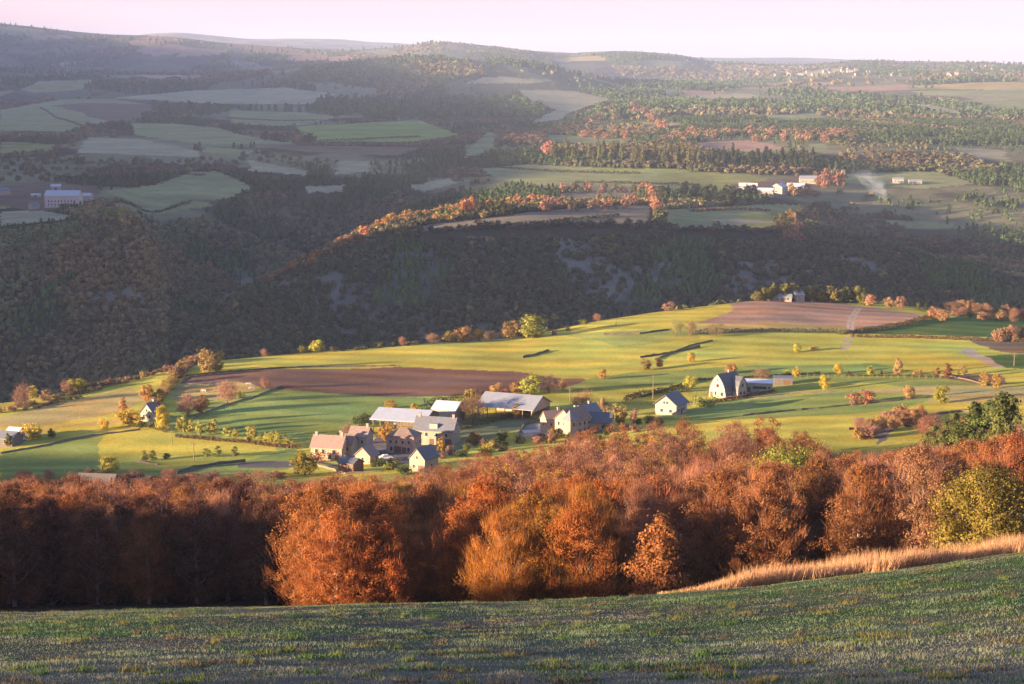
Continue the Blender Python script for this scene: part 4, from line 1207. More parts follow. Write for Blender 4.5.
# ------------------------------------------------------------------ buildings
def mk(name, col, **k): M[name] = plain(name, col, **k)
mk('cream', (.36, .29, .22), scale=.8, lo=.85, hi=1.1, bump=.1)
mk('white_wall', (.38, .345, .29), scale=.6, lo=.82, hi=1.08)
mk('pink_stone', (.46, .31, .22), scale=1.6, lo=.7, hi=1.2, bump=.3, bscale=3)
mk('stone', (.36, .29, .22), scale=1.8, lo=.65, hi=1.25, bump=.35, bscale=3)
mk('far_stone', (.50, .46, .40), scale=.4, lo=.85, hi=1.1)
mk('dark_stone', (.15, .13, .12), scale=1.8, lo=.7, hi=1.2, bump=.3)
mk('rose_roof', (.28, .205, .175), scale=1.2, lo=.8, hi=1.15, bump=.25, bscale=5)
mk('brown_roof', (.24, .17, .14), scale=1.2, lo=.75, hi=1.2, bump=.25, bscale=5)
mk('slate', (.09, .095, .108), scale=1.4, lo=.8, hi=1.2, rough=.55, spec=.45, bump=.15, bscale=5)
mk('grey_slate', (.15, .16, .18), scale=1.4, lo=.8, hi=1.2, rough=.55, spec=.4, bump=.2, bscale=5)
mk('metal_roof', (.40, .435, .48), scale=.5, lo=.9, hi=1.06, rough=.6, spec=.3)
mk('pale_roof', (.50, .53, .57), scale=.5, lo=.9, hi=1.06, rough=.6, spec=.3)
mk('steel_roof', (.25, .27, .30), scale=.5, lo=.88, hi=1.08, rough=.6, spec=.3)
mk('rust_wood', (.20, .11, .07), scale=2, lo=.7, hi=1.2)
mk('window_dark', (.03, .035, .045), scale=1, rough=.25, spec=.5)
mk('window_frame', (.55, .50, .44), scale=1)
mk('brown_shutter', (.16, .09, .06), scale=3)
mk('dark_inside', (.03, .028, .025), scale=1)
mk('white_paint', (.66, .66, .66), scale=1, lo=.95, hi=1.02, rough=.5)
mk('terrace', (.48, .42, .36), scale=1)
mk('timber', (.22, .16, .11), scale=4)
mk('wall_rubble', (.13, .10, .075), scale=1.6, lo=.6, hi=1.35, bump=.5, bscale=3)
mk('pale_rubble', (.19, .155, .12), scale=1.6, lo=.6, hi=1.3, bump=.5, bscale=3)

def poly_mesh(name, V, Fc, mat):
    me = bpy.data.meshes.new(name); me.from_pydata([tuple(v) for v in V], [], Fc); me.update(); me.materials.append(M[mat])
    return me
def box_vf(x0, x1, y0, y1, z0, z1):
    V = [(x0, y0, z0), (x1, y0, z0), (x1, y1, z0), (x0, y1, z0), (x0, y0, z1), (x1, y0, z1), (x1, y1, z1), (x0, y1, z1)]
    return V, [(0, 3, 2, 1), (4, 5, 6, 7), (0, 1, 5, 4), (1, 2, 6, 5), (2, 3, 7, 6), (3, 0, 4, 7)]
def boxes(name, L, mat, parent):
    V = []; Fc = []
    for b in L:
        v, f = box_vf(*b); o = len(V); V += v; Fc += [tuple(i + o for i in q) for q in f]
    return link(name, poly_mesh(name, V, Fc, mat), parent)

def profile_roof(pr, x0, x1, th):
    """thick sheet following a (y, z) outline, run from x0 to x1"""
    n = len(pr); V = []
    for x in (x0, x1):
        V += [(x, y, z) for y, z in pr] + [(x, y, z - th) for y, z in pr]
    Fc = []
    for i in range(n - 1):
        Fc.append((i, i + 1, 2*n + i + 1, 2*n + i)); Fc.append((n + i + 1, n + i, 3*n + i, 3*n + i + 1))
        Fc.append((i + 1, i, n + i, n + i + 1)); Fc.append((2*n + i, 2*n + i + 1, 3*n + i + 1, 3*n + i))
    Fc.append((0, 2*n, 3*n, n)); Fc.append((n - 1, 2*n - 1, 4*n - 1, 3*n - 1))
    return V, Fc

def window(side, a, z, w, h, W, D, root, door=False, shut=None):
    """a window (or door) on a wall face: side 'f' front (-y), 'l' left (-x), 'r' right (+x), 'b' back"""
    nm = 'door' if door else 'window'
    def fbox(a0, a1, z0, z1, d0, d1):
        if side == 'f': return (a0, a1, -D/2 - d1, -D/2 - d0, z0, z1)
        if side == 'b': return (a0, a1, D/2 + d0, D/2 + d1, z0, z1)
        if side == 'l': return (-W/2 - d1, -W/2 - d0, a0, a1, z0, z1)
        return (W/2 + d0, W/2 + d1, a0, a1, z0, z1)
    t = .09
    fr = boxes(nm, [fbox(a - w/2 - t, a + w/2 + t, z - t, z, 0.002, .09), fbox(a - w/2 - t, a + w/2 + t, z + h, z + h + t, .002, .09),
                    fbox(a - w/2 - t, a - w/2, z, z + h, .002, .09), fbox(a + w/2, a + w/2 + t, z, z + h, .002, .09)],
               'window_frame' if not door else 'brown_shutter', root)
    boxes('panel' if door else 'pane', [fbox(a - w/2, a + w/2, z, z + h, .002, .03)], 'window_dark' if not door else 'brown_shutter', fr)
    if shut:
        boxes('shutter', [fbox(a - w/2 - t - w*.55, a - w/2 - t, z, z + h, .002, .06)], shut, root)
        boxes('shutter', [fbox(a + w/2 + t, a + w/2 + t + w*.55, z, z + h, .002, .06)], shut, root)

def house(px, row, W, D, he, hr, rz, wall, roof, label, name='house', cat='house', wins=(), doors=(), chim=(), y0=500, prof=None,
          ov=.35, open_front=False, group=None, posts=0, hip=False, sh=None, th=.22):
    """base centre of the building stands on the land seen at (px, row); ridge along local x"""
    p = hit(px, row, y0)
    while y0 < 1000 and (p is None or p[1] > 1085): row += .5; p = hit(px, row, y0)
    root = empty(name, p, R(rz)); tag(root, label, cat, group)
    if prof is None: prof = [(-D/2, he), (0, he + hr), (D/2, he)]
    # walls: gable outline extruded
    n = len(prof); base = -2.5
    xs = (-W/2, W/2); V = []
    for x in xs: V += [(x, -D/2, base)] + [(x, y, z) for y, z in prof] + [(x, D/2, base)]
    k = n + 2
    if not open_front:
        if hip:
            Vb, Fb = box_vf(-W/2, W/2, -D/2, D/2, base, he); link('wall', poly_mesh('wall', Vb, Fb, wall), root)
        else:
            Fc = [tuple(range(k))[::-1], tuple(range(k, 2 * k))]
            for i in range(k):
                j = (i + 1) % k; Fc.append((i, j, k + j, k + i))
            link('wall', poly_mesh('wall', V, Fc, wall), root)
    else:
        t = .25
        L = [(-W/2, W/2, D/2 - t, D/2, base, prof[-1][1] - .05)]
        boxes('back_wall', L, wall, root)
        for x in xs:                     # gable triangles
            x2 = x + (t if x < 0 else -t)
            lo = he - 1.4
            Vg = [(x, -D/2, lo)] + [(x, y, z) for y, z in prof] + [(x, D/2, lo)]; Vg += [(x2, b, c) for a, b, c in Vg]
            Fg = [tuple(range(k)), tuple(range(k, 2*k))[::-1]] + [(i, (i+1) % k, k + (i+1) % k, k + i) for i in range(k)]
            link('gable', poly_mesh('gable', Vg, Fg, wall), root)
        for i in range(posts):
            x = -W/2 + .3 + i * (W - .6) / (posts - 1)
            boxes('post', [(x - .14, x + .14, -D/2 + .05, -D/2 + .33, base, he - .05)], 'timber', root)
    if hip:
        hx = max(W/2 - D/2 * .9, .3); o = ov
        V = [(-W/2-o, -D/2-o, he), (W/2+o, -D/2-o, he), (W/2+o, D/2+o, he), (-W/2-o, D/2+o, he), (-hx, 0, he+hr), (hx, 0, he+hr)]
        V += [(a, b, c - .2) for a, b, c in V[:4]]
        Fc = [(0, 1, 5, 4), (1, 2, 5), (2, 3, 4, 5), (3, 0, 4), (6, 9, 8, 7), (0, 6, 7, 1), (1, 7, 8, 2), (2, 8, 9, 3), (3, 9, 6, 0)]
        rf = link('roof', poly_mesh('roof', V, Fc, roof), root)
    else:
        pr = [(y, z + th + .01) for y, z in prof]
        sl = (prof[1][1] - prof[0][1]) / (prof[1][0] - prof[0][0] + 1e-6); pr[0] = (prof[0][0] - ov, pr[0][1] - sl * ov)
        sl = (prof[-1][1] - prof[-2][1]) / (prof[-1][0] - prof[-2][0] + 1e-6); pr[-1] = (prof[-1][0] + ov, pr[-1][1] + sl * ov)
        v, f = profile_roof(pr, -W/2 - ov, W/2 + ov, th)
        rf = link('roof', poly_mesh('roof', v, f, roof), root)
    for (x, y, h) in chim:
        zt = he + hr * max(0, 1 - abs(y) / (D/2))
        boxes('chimney', [(x - .4, x + .4, y - .35, y + .35, zt - .6, zt + h), (x - .5, x + .5, y - .45, y + .45, zt + h, zt + h + .15)], 'stone', rf)
    for w in wins: window(w[0], w[1], w[2], w[3], w[4], W, D, root, shut=sh if len(w) < 6 else w[5])
    for w in doors: window(w[0], w[1], 0.0, w[2], w[3], W, D, root, door=True)
    return root, rf

F2 = lambda xs, z, w=1.0, h=1.3, s='f': [(s, x, z, w, h) for x in xs]
# hamlet, from the left
house(330, 459, 10.5, 7, 4.6, 3.2, -14, 'pink_stone', 'rose_roof', "long pink-stone farmhouse with rose roof at the left end of the hamlet", 'farmhouse', 'house',
      F2((-3.3, -1, 2.6), 2.6) + F2((-3, 1.2), .8) + [('l', 0, 3.0, 1, 1.2)], [('f', 3.6, 1.1, 2.1)], [(4.3, 0, 1.2), (-4.4, 0, 1.0)])
house(347, 457, 5.5, 6.5, 5.0, 2.6, -14, 'cream', 'brown_roof', "narrow cream house joined between the pink farmhouse and the tall white one", 'house', 'house',
      F2((-1.2, 1.2), 2.9, .9, 1.2), [('f', 0, 1.1, 2.1)], [(-2, 0, 1.0)])
house(361, 454, 6.2, 7, 6.6, 2.6, -14, 'white_wall', 'rose_roof', "tall pale house with three small windows and rose-brown roof", 'house', 'house',
      F2((-1.6, 0, 1.6), 4.3, .8, 1.2) + F2((-1.2, 1.4), 1.4), (), [(2.4, 0, 1.1)])
house(367, 463, 5.0, 5.5, 3.0, 2.4, 62, 'pink_stone', 'rose_roof', "low stone outbuilding with lit orange gable below the tall pale house", 'outbuilding', 'shed',
      [('l', 0, 1.2, .9, 1.1)], [('f', 1, 1.2, 2)])
house(351, 472, 6.2, 4.6, 3.2, 1.4, -38, 'rust_wood', 'slate', "small brown shed with flat-looking black roof at the hamlet's lower edge", 'shed', 'shed', (), [('l', 0, 1.6, 2.0)])
house(404, 451, 9.5, 8, 5.6, 2.4, -16, 'pink_stone', 'brown_roof', "square stone house with brown hipped roof in the hamlet middle", 'house', 'house',
      F2((-3.2, -1.2, 1, 3.2), 3.3, .8, 1.1) + F2((-3, 3), .8, .9, 1.4) + F2((-1.5, 1.8), 2.6, .8, 1.1, 'r'), [('f', -.8, 2.2, 2.3), ('f', 1.4, 1.2, 2.1)], [(-3, 0, 1.2)], hip=True)
house(406, 430, 19, 17, 5.2, 2.4, -17, 'dark_stone', 'metal_roof', "big open barn with broad pale blue-grey roof and dark open front", 'open_barn', 'barn', open_front=True, posts=8, ov=.8)
house(449, 420, 9, 10, 5.0, 2.0, -20, 'white_wall', 'pale_roof', "second barn with pale blue roof behind the long dark-roofed house", 'barn', 'barn', [('r', 0, 1.5, 1.2, 1.2)], [('r', 2.5, 2.4, 3)], ov=.5)
r_, rf_ = house(437, 443, 14, 8.5, 5.2, 3.8, -15, 'cream', 'grey_slate', "long cream house with dark slate roof and a white dormer", 'house', 'house',
      F2((-5.2, -2.4, 1.2, 4.6), 3.2, .9, 1.2) + F2((-4.6, 3.4), .7, 1, 1.5) + F2((-1.8, 1.4), 3.2, .9, 1.2, 'r') + [('r', 0, 6.0, .9, 1.1)], [('f', -.6, 1.3, 2.2), ('f', 5.3, 2.0, 2.4)], [(-6, 0, 1.1), (6, 0, 1.1)])
dm = boxes('dormer', [(-1.4, 1.4, -3.9, -1.0, 5.6, 7.4)], 'white_wall', rf_)
house(424, 470, 7.2, 5.6, 4.2, 3.0, 58, 'cream', 'slate', "small cream-gabled house with steep dark roof at the edge of the wood", 'house', 'house',
      [('l', 0, 4.1, .7, .9), ('l', 1.2, 1.2, .9, 1.1), ('f', 0, 1.2, .9, 1.1)], [('l', -1.1, 1.1, 2.1)])
house(514, 415, 22, 17, 4.4, 3.6, -24, 'pink_stone', 'steel_roof', "large barn with wide steel-grey roof and lit beige gable", 'open_barn', 'barn', open_front=True, posts=7, ov=.8)
# big cream house with turret roof and dark annex
root, rf = house(573, 434, 10, 8, 5.8, 3.4, 48, 'cream', 'brown_roof', "big cream house with brown roofs, several windows and a small turret", 'country_house', 'house',
      F2((-3.4, -1.2, 1.4, 3.6), 3.6, .9, 1.3) + F2((-3.6, 1.2, 3.6), 1.2, .9, 1.4) + F2((-2.2, 0, 2.2), 3.6, .9, 1.3, 'l') + F2((-2, 2), 1.3, 1, 1.4, 'l'), [('f', -1.1, 1.2, 2.2)], [(2.5, 1.2, 1.3)])
v, f = box_vf(-7.9, -4.9, -5.4, -2.4, -2, 6.6); tw = link('tower', poly_mesh('tower', v, f, 'cream'), root)
V = [(-8.3, -5.8, 6.5), (-4.5, -5.8, 6.5), (-4.5, -2.0, 6.5), (-8.3, -2.0, 6.5), (-6.4, -3.9, 10.0)]
link('turret_roof', poly_mesh('turret_roof', V, [(0, 1, 4), (1, 2, 4), (2, 3, 4), (3, 0, 4), (0, 3, 2, 1)], 'grey_slate'), tw)
v, f = box_vf(-6.5, -5.6, -5.5, -5.4, 4.4, 5.7); link('window', poly_mesh('window', v, f, 'window_dark'), tw)
house(553, 432, 7, 6.5, 4.6, 3.0, 22, 'cream', 'brown_roof', "cream wing with brown roof at the left of the big cream house", 'house', 'house', F2((-2, 1.6), 2.8, .9, 1.2) + [('l', 0, 2.6, .9, 1.2)], [('f', 0, 1.1, 2.1)], [(2, 0, 1)])
house(587, 424, 8, 7, 4.4, 2.8, 40, 'stone', 'grey_slate', "stone house with grey roof behind the big cream house", 'house', 'house', F2((-2, 2), 2.6, .9, 1.2), (), [(1, 0, 1)])
house(597, 431, 10.5, 8, 3.8, 2.8, -8, 'stone', 'slate', "low annex with broad slate roof right of the big cream house", 'annex', 'house', F2((-2.5, 2.5), 1.5), [('f', 0, 1.6, 2.2)])
house(671, 413, 9.5, 8.6, 4.2, 3.3, 60, 'white_wall', 'slate', "white-gabled house with blue slate roof at the edge of the wood", 'house', 'house',
      [('l', -2, 1.1, 1.2, 1.2), ('l', 1.6, 1.1, 1.2, 1.2), ('l', -.6, 4.2, .8, 1.0), ('l', .6, 4.2, .8, 1.0), ('f', -2.5, 1.2, 1.1, 1.2), ('f', 2, 1.2, 1.1, 1.2)], [('f', 0, 1.1, 2.1)], ov=.7)
cp = [(-4.2, 2.4), (-3.8, 4.2), (-2.8, 6.2), (-1.5, 7.9), (0, 9.3), (1.5, 7.9), (2.8, 6.2), (3.8, 4.2), (4.2, 2.4)]
root, rf = house(726, 396, 11, 8.4, 2.4, 6.9, 44, 'white_wall', 'slate', "white house with steep dark slate roof and curved white gables, alone in the green field", 'house', 'house',
      [('l', -2.4, 1.0, 1.4, 1.5), ('l', .8, 1.0, 1.0, 1.5), ('l', -.2, 4.2, 1.4, 1.4), ('l', .0, 6.7, .6, .8), ('f', -3.2, .9, 1.2, 1.4)], [('l', 2.9, 1.0, 2.1)], [(1.5, 0, 1.0)], prof=cp, ov=.25)
# its white cross gable with the same rounded outline
CV = []
for x in (-1, 1):
    pass
g1 = [(-2.9, -2), (-2.9, 2.6), (-2.6, 4.4), (-1.7, 6.4), (0, 8.2), (1.7, 6.4), (2.6, 4.4), (2.9, 2.6), (2.9, -2)]
V = [(a + 2.1, -6.6, b) for a, b in g1] + [(a + 2.1, -1.0, b) for a, b in g1]; n = len(g1)
cg = link('cross_gable', poly_mesh('cross_gable', V, [tuple(range(n)), tuple(range(n, 2*n))[::-1]] + [(i, i+n, (i+1) % n + n, (i+1) % n) for i in range(n)], 'white_wall'), root)
prr = [(a, b) for a, b in g1[1:-1]]
V = []; 
for yy in (-6.85, -.9):
    V += [(a * 1.05 + 2.1, yy, b + .22) for a, b in prr] + [(a + 2.1, yy, b + .02) for a, b in prr]
m = len(prr); Fc = []
for i in range(m - 1):
    Fc += [(i, i+1, 2*m+i+1, 2*m+i), (m+i+1, m+i, 3*m+i, 3*m+i+1), (i+1, i, m+i, m+i+1), (2*m+i, 2*m+i+1, 3*m+i+1, 3*m+i)]
link('cross_roof', poly_mesh('cross_roof', V, Fc, 'slate'), root)
boxes('window', [(.5, 1.5, -6.66, -6.602, 1.0, 2.4), (2.7, 3.7, -6.66, -6.602, 1.0, 2.4), (1.6, 2.6, -6.66, -6.602, 4.3, 5.6)], 'window_dark', cg)
house(758, 391, 11.5, 7, 3.8, .35, -10, 'white_wall', 'white_paint', "long low white flat-roofed house with a band of dark windows", 'flat_roofed_house', 'house',
      [('f', .8, 1.5, 5.5, 1.1), ('f', 4.6, 1.7, .9, .9), ('l', 0, 1.5, 1.2, 1.1)], [('f', -3.6, 1.2, 2.2)], prof=[(-3.5, 3.8), (0, 4.0), (3.5, 4.1)], ov=.3)
house(783, 384, 7.5, 5, 2.6, .4, -6, 'dark_stone', 'grey_slate', "grey flat-roofed shed right of the long low white house", 'shed', 'shed', (), [('f', 1.5, 2.2, 2.0)], prof=[(-2.5, 2.6), (0, 2.8), (2.5, 2.9)])
house(151, 420, 5.4, 5.4, 3.4, 3.2, 68, 'white_wall', 'slate', "small white cottage with steep slate roof among yellow trees at left", 'cottage', 'house',
      [('l', -1.2, 1.2, .9, 1.2), ('l', 1.3, 1.2, .9, 1.2), ('l', 0, 3.7, .7, .9), ('f', 0, 1.4, .9, 1.1)], [('f', 1.8, 1, 2)], [(2, 0, .9)])
house(7, 445, 9, 6.5, 3.0, 2.0, -20, 'dark_stone', 'grey_slate', "grey farm building cut by the left edge of the picture", 'farm_building', 'house', F2((-1.5, 1.5), 1.4), [('f', 3.2, 1.3, 2.1)])
house(16, 439, 5, 4, 3, 1.2, -20, 'white_wall', 'pale_roof', "small white shed with pale roof behind the far-left farm building", 'shed', 'shed', (), [('f', 0, 1.4, 2)])
house(98, 488, 11, 5.5, 2.0, 2.2, -8, 'dark_stone', 'dark_stone', "low grey stone byre half hidden behind the wood at lower left", 'byre', 'barn', (), [('f', 0, 1.4, 1.8)], y0=440)
house(781, 299, 12, 6, 2.4, 1.6, -8, 'stone', 'steel_roof', "low stone house with blue-grey roof before the pine belt on the rim", 'house', 'house', F2((-5, -2, 4), 1.1), [('f', 1, 1.6, 2.1)], y0=600)
house(797, 299, 6, 6, 4.2, 2.4, 30, 'white_wall', 'steel_roof', "small blue-roofed shed at the right end of the rim house", 'shed', 'shed', (), [('l', 0, 1.6, 2.1)], y0=600)
# far farms
house(64, 207, 42, 16, 14, 6, -4, 'far_stone', 'metal_roof', "long three-storey grey stone farm block far away on the left plateau", 'manor_house', 'house',
      F2([-16 + 4 * i for i in range(9)], 2.5, 1.3, 2.0) + F2([-16 + 4 * i for i in range(9)], 6.5, 1.3, 2.0), [('f', 18.3, 2, 3)], [(-15, 0, 2), (12, 0, 2)], y0=1700)
house(56, 190, 13, 9, 5, 3, 10, 'stone', 'metal_roof', "small blue-roofed barn behind the long far stone block", 'barn', 'barn', (), [('f', 0, 3, 3)], y0=1700)
house(87, 201, 14, 9, 7, 3, -15, 'white_wall', 'metal_roof', "pale house with bluish roof at the right end of the long stone block", 'house', 'house', F2((-4, 0, 4), 2) + F2((-4, 0, 4), 4.8), [('f', 6, 1.4, 2.2)], y0=1700)
house(34, 209, 11, 8, 5, 3, 50, 'white_wall', 'grey_slate', "small white-gabled house below the long far stone block", 'house', 'house', [('l', 0, 2, 1.2, 1.4)], (), y0=1700)
house(36, 197, 12, 6, 3, 1.2, 0, 'white_wall', 'pale_roof', "low pale shed left of the long far stone block", 'shed', 'shed', (), [('f', 0, 3, 2.4)], y0=1700)
house(4, 195, 14, 10, 6, 4, 40, 'cream', 'grey_slate', "grey-roofed gabled house at the far left edge below the plateau wood", 'house', 'house', [('l', 0, 2, 1.2, 1.4)], (), y0=1700)
house(756, 195, 48, 20, 7, 3, -12, 'white_wall', 'white_paint', "long white low greenhouse-like roof at the far works", 'long_shed', 'shed', F2([-16 + 8 * i for i in range(5)], 1, 3, 1.6), (), y0=1700)
house(748, 190, 26, 14, 7, 3, -8, 'white_wall', 'white_paint', "shorter white roof behind the long white shed at the works", 'shed', 'shed', (), [('f', 0, 3, 3)], y0=1700)
house(779, 193, 22, 18, 9, 5, 60, 'white_wall', 'metal_roof', "white-gabled workshop with pale roof in the middle of the works", 'workshop', 'shed', [('l', 0, 2, 3, 2)], (), y0=1700)
house(796, 192, 26, 16, 8, 5, -20, 'stone', 'metal_roof', "broad blue-grey roofed hall at the right of the works", 'hall', 'shed', (), [('f', 0, 4, 4)], y0=1700)
house(808, 183, 26, 12, 7, 4, -5, 'white_wall', 'steel_roof', "white house with dark roof above the works", 'house', 'house', F2((-8, -4, 4, 8), 1.5, 1.4, 1.6), (), y0=1700)
house(843, 178, 5, 5, 9, 4, 10, 'cream', 'brown_roof', "tiny narrow pale tower house between trees right of the works", 'tower', 'tower', F2((0,), 5), (), y0=1700)
house(898, 183, 16, 9, 6, 2.5, -4, 'white_wall', 'steel_roof', "white house at the left end of the far white building pair", 'house', 'house', F2((-5, 0, 5), 2, 1.4, 1.8), (), y0=1700)
house(915, 184, 20, 9, 5, 2, -4, 'white_wall', 'steel_roof', "long white house at the right end of the far white building pair", 'house', 'house', F2((-6, -2, 2, 6), 2, 1.4, 1.8), (), y0=1700)
# the small town on the far right hills: pale specks of houses
random.seed(31)
TOWN = [("pale speck of a far house strung along the right-hand skyline hill", "houses of the far town", 80, (745, 960), (68, 77)),
        ("pale speck of a far house at the right end of the skyline", "houses at the right skyline end", 12, (965, 1004), (68, 74)),
        ("faint pale far house in the hazy hollow left of the far town", "houses in the hazy hollow", 12, (745, 765), (68, 72))]
th_mesh = {}
for lab, grp, n, (a, b), (c, d) in TOWN:
    for i in range(n):
        px = random.uniform(a, b); row = random.uniform(c, d)
        p = hit(px, row, 4500)
        if p is None: continue
        W, D, H = random.choice([(14, 10, 7), (20, 11, 8), (12, 9, 9)])
        key = (W, D, H)
        if key not in th_mesh:
            prof = [(-D/2, H), (0, H + 4), (D/2, H)]; k = 5; V = []
            for x in (-W/2, W/2): V += [(x, -D/2, -3)] + [(x, y, z) for y, z in prof] + [(x, D/2, -3)]
            Fc = [tuple(range(k))[::-1], tuple(range(k, 2*k))] + [(i, (i+1) % k, k + (i+1) % k, k + i) for i in range(k)]
            v, f = profile_roof([(-D/2 - .5, H - .1), (0, H + 4.3), (D/2 + .5, H - .1)], -W/2 - .5, W/2 + .5, .3)
            th_mesh[key] = (poly_mesh('far_wall', V, Fc, 'stone'), poly_mesh('far_roof', v, f, random.choice(['rose_roof', 'grey_slate'])))
        wm, rm = th_mesh[key]
        r = empty('far_house', p, R(random.uniform(-60, 60)), random.uniform(1.0, 1.5)); tag(r, lab, 'house', grp)
        link('wall', wm, r); link('roof', rm, r)
# villas on the left plateau skyline etc. are too faint to tell

# ------------------------------------------------------------------ walls, hedges, poles
def line_pts(pts, y0=500, step=2.2):
    W = [hit(a, b, y0) for a, b in pts]; W = [w for w in W if w]
    out = []
    for a, b in zip(W[:-1], W[1:]):
        L = math.hypot(b[0] - a[0], b[1] - a[1]); n = max(2, int(L / step))
        for i in range(n): t = i / n; out.append((a[0] + (b[0] - a[0]) * t, a[1] + (b[1] - a[1]) * t))
    out.append(W[-1][:2]); return out
def field_wall(pts, label, h=1.1, w=.7, mat='wall_rubble', y0=500, seed=1):
    P = line_pts(pts, y0); g = rng(seed); V = []; Fc = []
    o = np.array([P[0][0], P[0][1], float(land(*P[0]))])
    for i, (x, y) in enumerate(P):
        a = P[max(i - 1, 0)]; b = P[min(i + 1, len(P) - 1)]
        dx, dy = b[0] - a[0], b[1] - a[1]; L = math.hypot(dx, dy) + 1e-6; nx, ny = -dy / L, dx / L
        z = float(land(x, y)) - o[2]; hh = h * g.uniform(.7, 1.2); x -= o[0]; y -= o[1]; jx, jy = g.normal(size=2) * .15
        for s, zz, ww in ((-1, -.6, w * .6), (-1, hh, w * .38), (1, hh * g.uniform(.9, 1.05), w * .38), (1, -.6, w * .6)):
            V.append((x + nx * s * ww + jx, y + ny * s * ww + jy, z + zz))
    for i in range(len(P) - 1):
        for k in range(3): q = i * 4; Fc.append((q + k, q + 4 + k, q + 5 + k, q + k + 1))
    e = (len(P) - 1) * 4; Fc += [(0, 1, 2, 3), (e + 3, e + 2, e + 1, e)]
    ob = link('field_wall', poly_mesh('field_wall', V, Fc, mat)); ob.location = o
    return tag(ob, label, 'wall', 'dry stone field walls', 'thing')
def hedge(pts, label, h=2.0, w=1.6, colr=(.07, .075, .03), y0=500, seed=1, dens=34, name='hedge', leaf=.42):
    P = np.array(line_pts(pts, y0)); g = rng(seed)
    o = np.array([P[0][0], P[0][1], float(land(*P[0]))])
    L = np.r_[0, np.cumsum(np.hypot(*np.diff(P, axis=0).T))]; n = int(L[-1] * dens)
    t = g.uniform(0, L[-1], n); x = np.interp(t, L, P[:, 0]); y = np.interp(t, L, P[:, 1])
    hh = h * (1 + .3 * vnoise(t / 3.0, t * 0 + seed, 5)); an = g.uniform(0, math.pi, n); r = np.sqrt(g.uniform(.35, 1, n))
    z = land(x, y) + hh * np.sin(an) * r; x = x + w / 2 * np.cos(an) * r; y = y + w / 2 * g.normal(size=n) * .4
    Pn = np.stack([x, y, z], 1) - o; N = np.stack([np.cos(an), g.normal(size=n) * .5 - .2, np.sin(an)], 1)
    v, f = tris_at(Pn, N, np.full(n, leaf), g, .6); c = colvar(np.ones(n), g, n, .35)
    ob = link(name, mesh_np(name, v, f, M['leaf'], c)); ob.location = o; ob.color = (*colr, 1)
    return tag(ob, label, 'hedge', 'hedges of the plateau fields', 'thing')
DK = (.075, .075, .035); BR = (.16, .10, .06); OLV = (.13, .13, .045)
for i, (pts, lab, h, mt) in enumerate([
  ([(150, 420), (163, 398), (176, 380), (196, 364)], "dark field wall climbing beside the orange hedgerow to the rim", 1.8, 'wall_rubble'),
  ([(192, 419), (226, 405), (258, 396), (281, 386)], "pale stone wall slanting up past the pink-brown bare tree", 1.0, 'pale_rubble'),
  ([(186, 376), (240, 371), (330, 367), (400, 366)], "dark wall along the upper edge of the ploughed field", 1.1, 'wall_rubble'),
  ([(522, 358), (535, 355), (549, 351)], "short isolated stone wall in the upper green field", 1.6, 'wall_rubble'),
  ([(640, 358), (664, 354), (687, 350), (700, 347)], "dark stone wall right of the two small amber trees", 1.5, 'wall_rubble'),
  ([(546, 329), (590, 322), (640, 314), (679, 306)], "long dark wall along the ridge behind the three poles", 1.3, 'wall_rubble'),
  ([(604, 335), (640, 334), (672, 330)], "wall below the ridge field between the rim trees and the feathery trees", 1.5, 'wall_rubble'),
  ([(655, 360), (690, 346), (712, 341)], "thin dark wall slanting down from the stubble field corner", 1.2, 'wall_rubble'),
  ([(742, 416), (790, 411), (865, 404), (934, 397)], "long low wall across the pasture under the reddish bush", 1.1, 'wall_rubble'),
  ([(745, 398), (790, 394), (830, 392)], "pale low wall behind the shaded lawn right of the white house", .9, 'pale_rubble'),
  ([(850, 430), (880, 426), (925, 417), (960, 412), (990, 412)], "rough stone wall above the peach thicket at right", 1.3, 'wall_rubble'),
  ([(136, 462), (158, 465)], "short low wall under the small dark trees at lower left", .8, 'pale_rubble'),
  ([(176, 474), (194, 468), (220, 464), (245, 462)], "dark roadside wall at the bottom of the lower-left field", 1.5, 'wall_rubble'),
  ([(0, 454), (40, 447), (60, 442), (92, 436), (140, 430)], "field wall running from the far-left farm to the cottage", 1.0, 'pale_rubble'),
  ([(940, 375), (968, 380), (990, 386)], "dark bank along the brown patch at right", 1.0, 'wall_rubble'),
  ([(517, 438), (524, 425), (548, 420)], "pale terrace wall before the big cream house", 1.6, 'pale_rubble'),
  ([(318, 466), (345, 474), (380, 472)], "garden wall below the pink farmhouse", 1.2, 'pale_rubble')]):
    field_wall(pts, lab, h * .6, .5, mt, seed=i + 3, y0=470)
